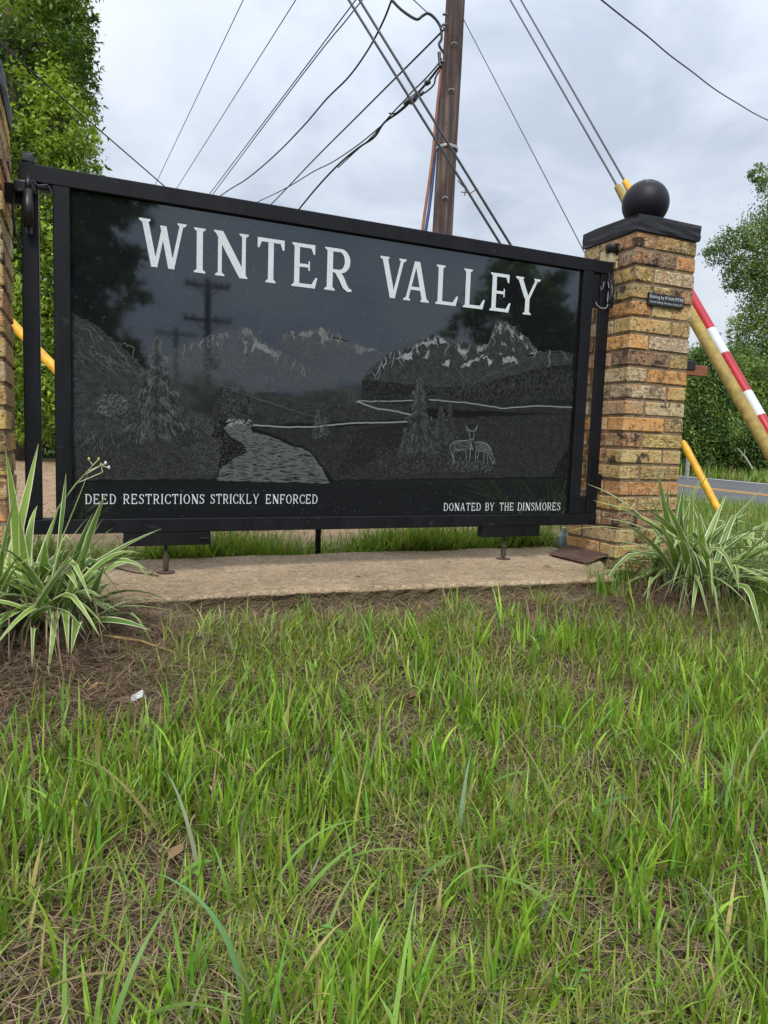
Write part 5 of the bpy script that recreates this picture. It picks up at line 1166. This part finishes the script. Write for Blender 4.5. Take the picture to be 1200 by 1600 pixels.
# litter, twigs, weeds
def leaf_weed(x, y, s, seed):
    rr = random.Random(seed); gz = float(ground_z(x, y)); t = empty('broadleaf_weed', (x, y, gz), None, None)
    for k in range(rr.randint(4, 7)):
        a = rr.uniform(0, 6.28); l = s*rr.uniform(.6, 1.2); z0 = gz+rr.uniform(.01, .05); b = MB(); d = Vector((math.cos(a), math.sin(a), 0)); sd = Vector((-d.y, d.x, 0)); B = Vector((x, y, z0))
        prof = ((0, .04), (.3, .15), (.6, .14), (.85, .07), (1, .01)); V = []; c = (.21*rr.uniform(.7, 1.2), .34*rr.uniform(.8, 1.2), .07)
        for tt, ww in prof:
            p = B+d*l*tt+Vector((0, 0, l*(.55*tt-.5*tt*tt))); V += [p-sd*ww*l+Vector((0, 0, .06*l)), p, p+sd*ww*l+Vector((0, 0, .06*l))]
        b.v = [tuple(v) for v in V]; b.c = [c]*len(V)
        for i in range(4):
            for j in range(2): b.f.append((i*3+j, i*3+j+1, i*3+j+4, i*3+j+3))
        b.build('leaf', 'leaf', t, True)
    return t
def gpt(x, y):                                             # pixel to the sloping ground
    d = ray(x, y); t = .4
    for _ in range(4000):
        P = CAM+d*t
        if P[2] < ground_z(P[0], P[1]): break
        t += .002
    return P
weeds = [((903, 1545), .045, 'small broad-leaved weed low in the bottom right of the grass'), ((300, 1400), .05, 'light green broad-leaved weed in the left middle of the grass'), ((715, 1190), .035, 'small round-leaved weed in the middle of the grass'), ((205, 1260), .04, 'little weed in the grass below the white scrap'),
         ((425, 1225), .035, 'little weed in the grass between two bare straw patches'), ((1135, 905), .05, 'leafy weed under the strap plant beside the ball pillar'), ((520, 1500), .04, 'small weed at the bottom centre of the grass')]
for k, ((x, y), s_, lab) in enumerate(weeds): P = gpt(x, y); tag(leaf_weed(P[0], P[1], s_*.55, 300+k), lab, 'weed', 'small broad-leaved weeds')
P = gpt(213, 1103); b = MB(); gz = P[2]+.012
for q in (((-.012, -.008, 0), (.011, -.010, .012), (.014, .010, .020), (-.010, .012, .008)), ((.011, -.010, .0121), (.02, -.004, .002), (.022, .008, .004), (.014, .010, .0201))):
    i = len(b.v); b.v += [(P[0]+a_, P[1]+c_, gz+e_) for a_, c_, e_ in q]+[(P[0]+a_, P[1]+c_, gz+e_-.0012) for a_, c_, e_ in q]
    b.f += [(i, i+1, i+2, i+3), (i+7, i+6, i+5, i+4), (i, i+4, i+5, i+1), (i+1, i+5, i+6, i+2), (i+2, i+6, i+7, i+3), (i+3, i+7, i+4, i)]
tag(b.build('plastic_scrap', 'litter'), 'crumpled white scrap of litter lying in the grass', 'litter')
b = MB(); tw = [onZ(x, y, SLAB+.004) for x, y in ((170, 884), (205, 893), (232, 897), (248, 900))]; b.tube(resample(tw, 4), .0022, 6); b.tube([onZ(236, 897, SLAB+.005), onZ(247, 886, SLAB+.012)], [.0018, .001], 5)
tag(b.build('twig', 'twig'), 'thin dark twig lying on the slab beside a threaded rod foot', 'twig')
for (x0, y0), (x1, y1), lab in (((160, 1005), (278, 1032), 'long tan stalk lying on the straw below the slab'), ((136, 1094), (166, 1080), 'short orange stalk lying on straw near the white scrap')):
    a, c = gpt(x0, y0), gpt(x1, y1); b = MB(); b.tube([a+np.array([0, 0, .02]), (a+c)/2+np.array([0, 0, .028]), c+np.array([0, 0, .018])], [.0025, .003, .0015], 6); tag(b.build('dry_stalk', plain('dry_stalk', (.42, .26, .11), .8, 0, .3, 30, .1)), lab, 'stalk')
# dead leaves strewn on the slab and slope
for k, (x, y, onslab) in enumerate(((855, 885, 1), (700, 878, 1), (560, 900, 1), (930, 872, 1), (648, 1095, 0), (1070, 1010, 0), (430, 1030, 0), (275, 1345, 0))):
    P = onZ(x, y, SLAB+.004) if onslab else gpt(x, y)+np.array([0, 0, .015]); rr = random.Random(400+k); a = rr.uniform(0, 6.28); l = .018*(1 if onslab else 1.6); d = Vector((math.cos(a), math.sin(a), 0)); s_ = Vector((-d.y, d.x, 0)); B = Vector(tuple(P)); b = MB()
    V = [B-d*l, B-s_*l*.45+Vector((0, 0, .004)), B+Vector((0, 0, .001)), B+s_*l*.45+Vector((0, 0, .005)), B+d*l+Vector((0, 0, .003))]; b.v = [tuple(v) for v in V]; b.f = [(0, 1, 2), (0, 2, 3), (1, 4, 2), (2, 4, 3)]; c = rr.choice(((.30, .20, .11), (.20, .12, .07), (.36, .28, .18))); b.c = [c]*5
    tag(b.build('dead_leaf', 'thatch'), ('curled tan leaf on the slab towards its right end', 'small brown leaf on the slab under the sign centre', 'brown leaf near the front edge of the slab', 'leaf on the slab against the rusty plate', 'dead leaf in the upper middle of the grass', 'dead leaf on the straw below the right clump', 'dead leaf on straw in the upper left of the grass', 'dead leaf low in the left of the grass')[k], 'leaf', 'fallen leaves')
# rusty plate and pale bottle at the foot of the right pillar
q = [onZ(x, y, SLAB+.006) for x, y in ((857, 866), (918, 881), (962, 868), (900, 853))]; b = MB(); n0 = [(p_[0], p_[1], SLAB+.004+(.016 if i_ > 1 else 0)) for i_, p_ in enumerate(q)]
b.v = n0+[(p_[0], p_[1], p_[2]+.006) for p_ in n0]; b.f = [(3, 2, 1, 0), (4, 5, 6, 7), (0, 1, 5, 4), (1, 2, 6, 5), (2, 3, 7, 6), (3, 0, 4, 7)]
tag(b.build('rusty_plate', 'rust', bevel=.002), 'rusty steel plate leaning flat at the foot of the ball pillar', 'plate')
P = onZ(884, 856, SLAB-.01); bt = empty('plastic_bottle', (P[0], P[1]+.02, SLAB-.012), 'pale blue bottle standing behind the slab by the ball pillar', 'bottle')
MB().lathe([(.026, 0), (.029, .006), (.029, .05), (.024, .062), (.011, .074), (.011, .084)], bt.location, 16).build('body', 'aqua', bt, True); MB().lathe([(.013, 0), (.013, .014)], Vector(bt.location)+Vector((0, 0, .083)), 14).build('cap', 'white_wire', bt)
# marker post and bare twig on the far verge
P = onZ(1073, 748, -.35); b = MB().box(P[0]-.035, P[0]+.035, P[1]-.035, P[1]+.035, -.4, .22); tag(b.build('marker_post', plain('grey_post', (.30, .30, .28), .8), bevel=.01), 'short grey marker post on the far verge of the road', 'post')
b = MB(); b.tube(resample([at(1176, 733, 15.6), at(1165, 715, 15.6), at(1152, 700, 15.6)], 4), [.02]*5+[.015, .013, .012, .01], 6); b.tube([at(1163, 712, 15.6), at(1164, 702, 15.6)], .008, 5)
tag(b.build('bare_branch', plain('bleached_branch', (.36, .33, .26), .9)), 'pale bare branch standing up from the far verge', 'branch')
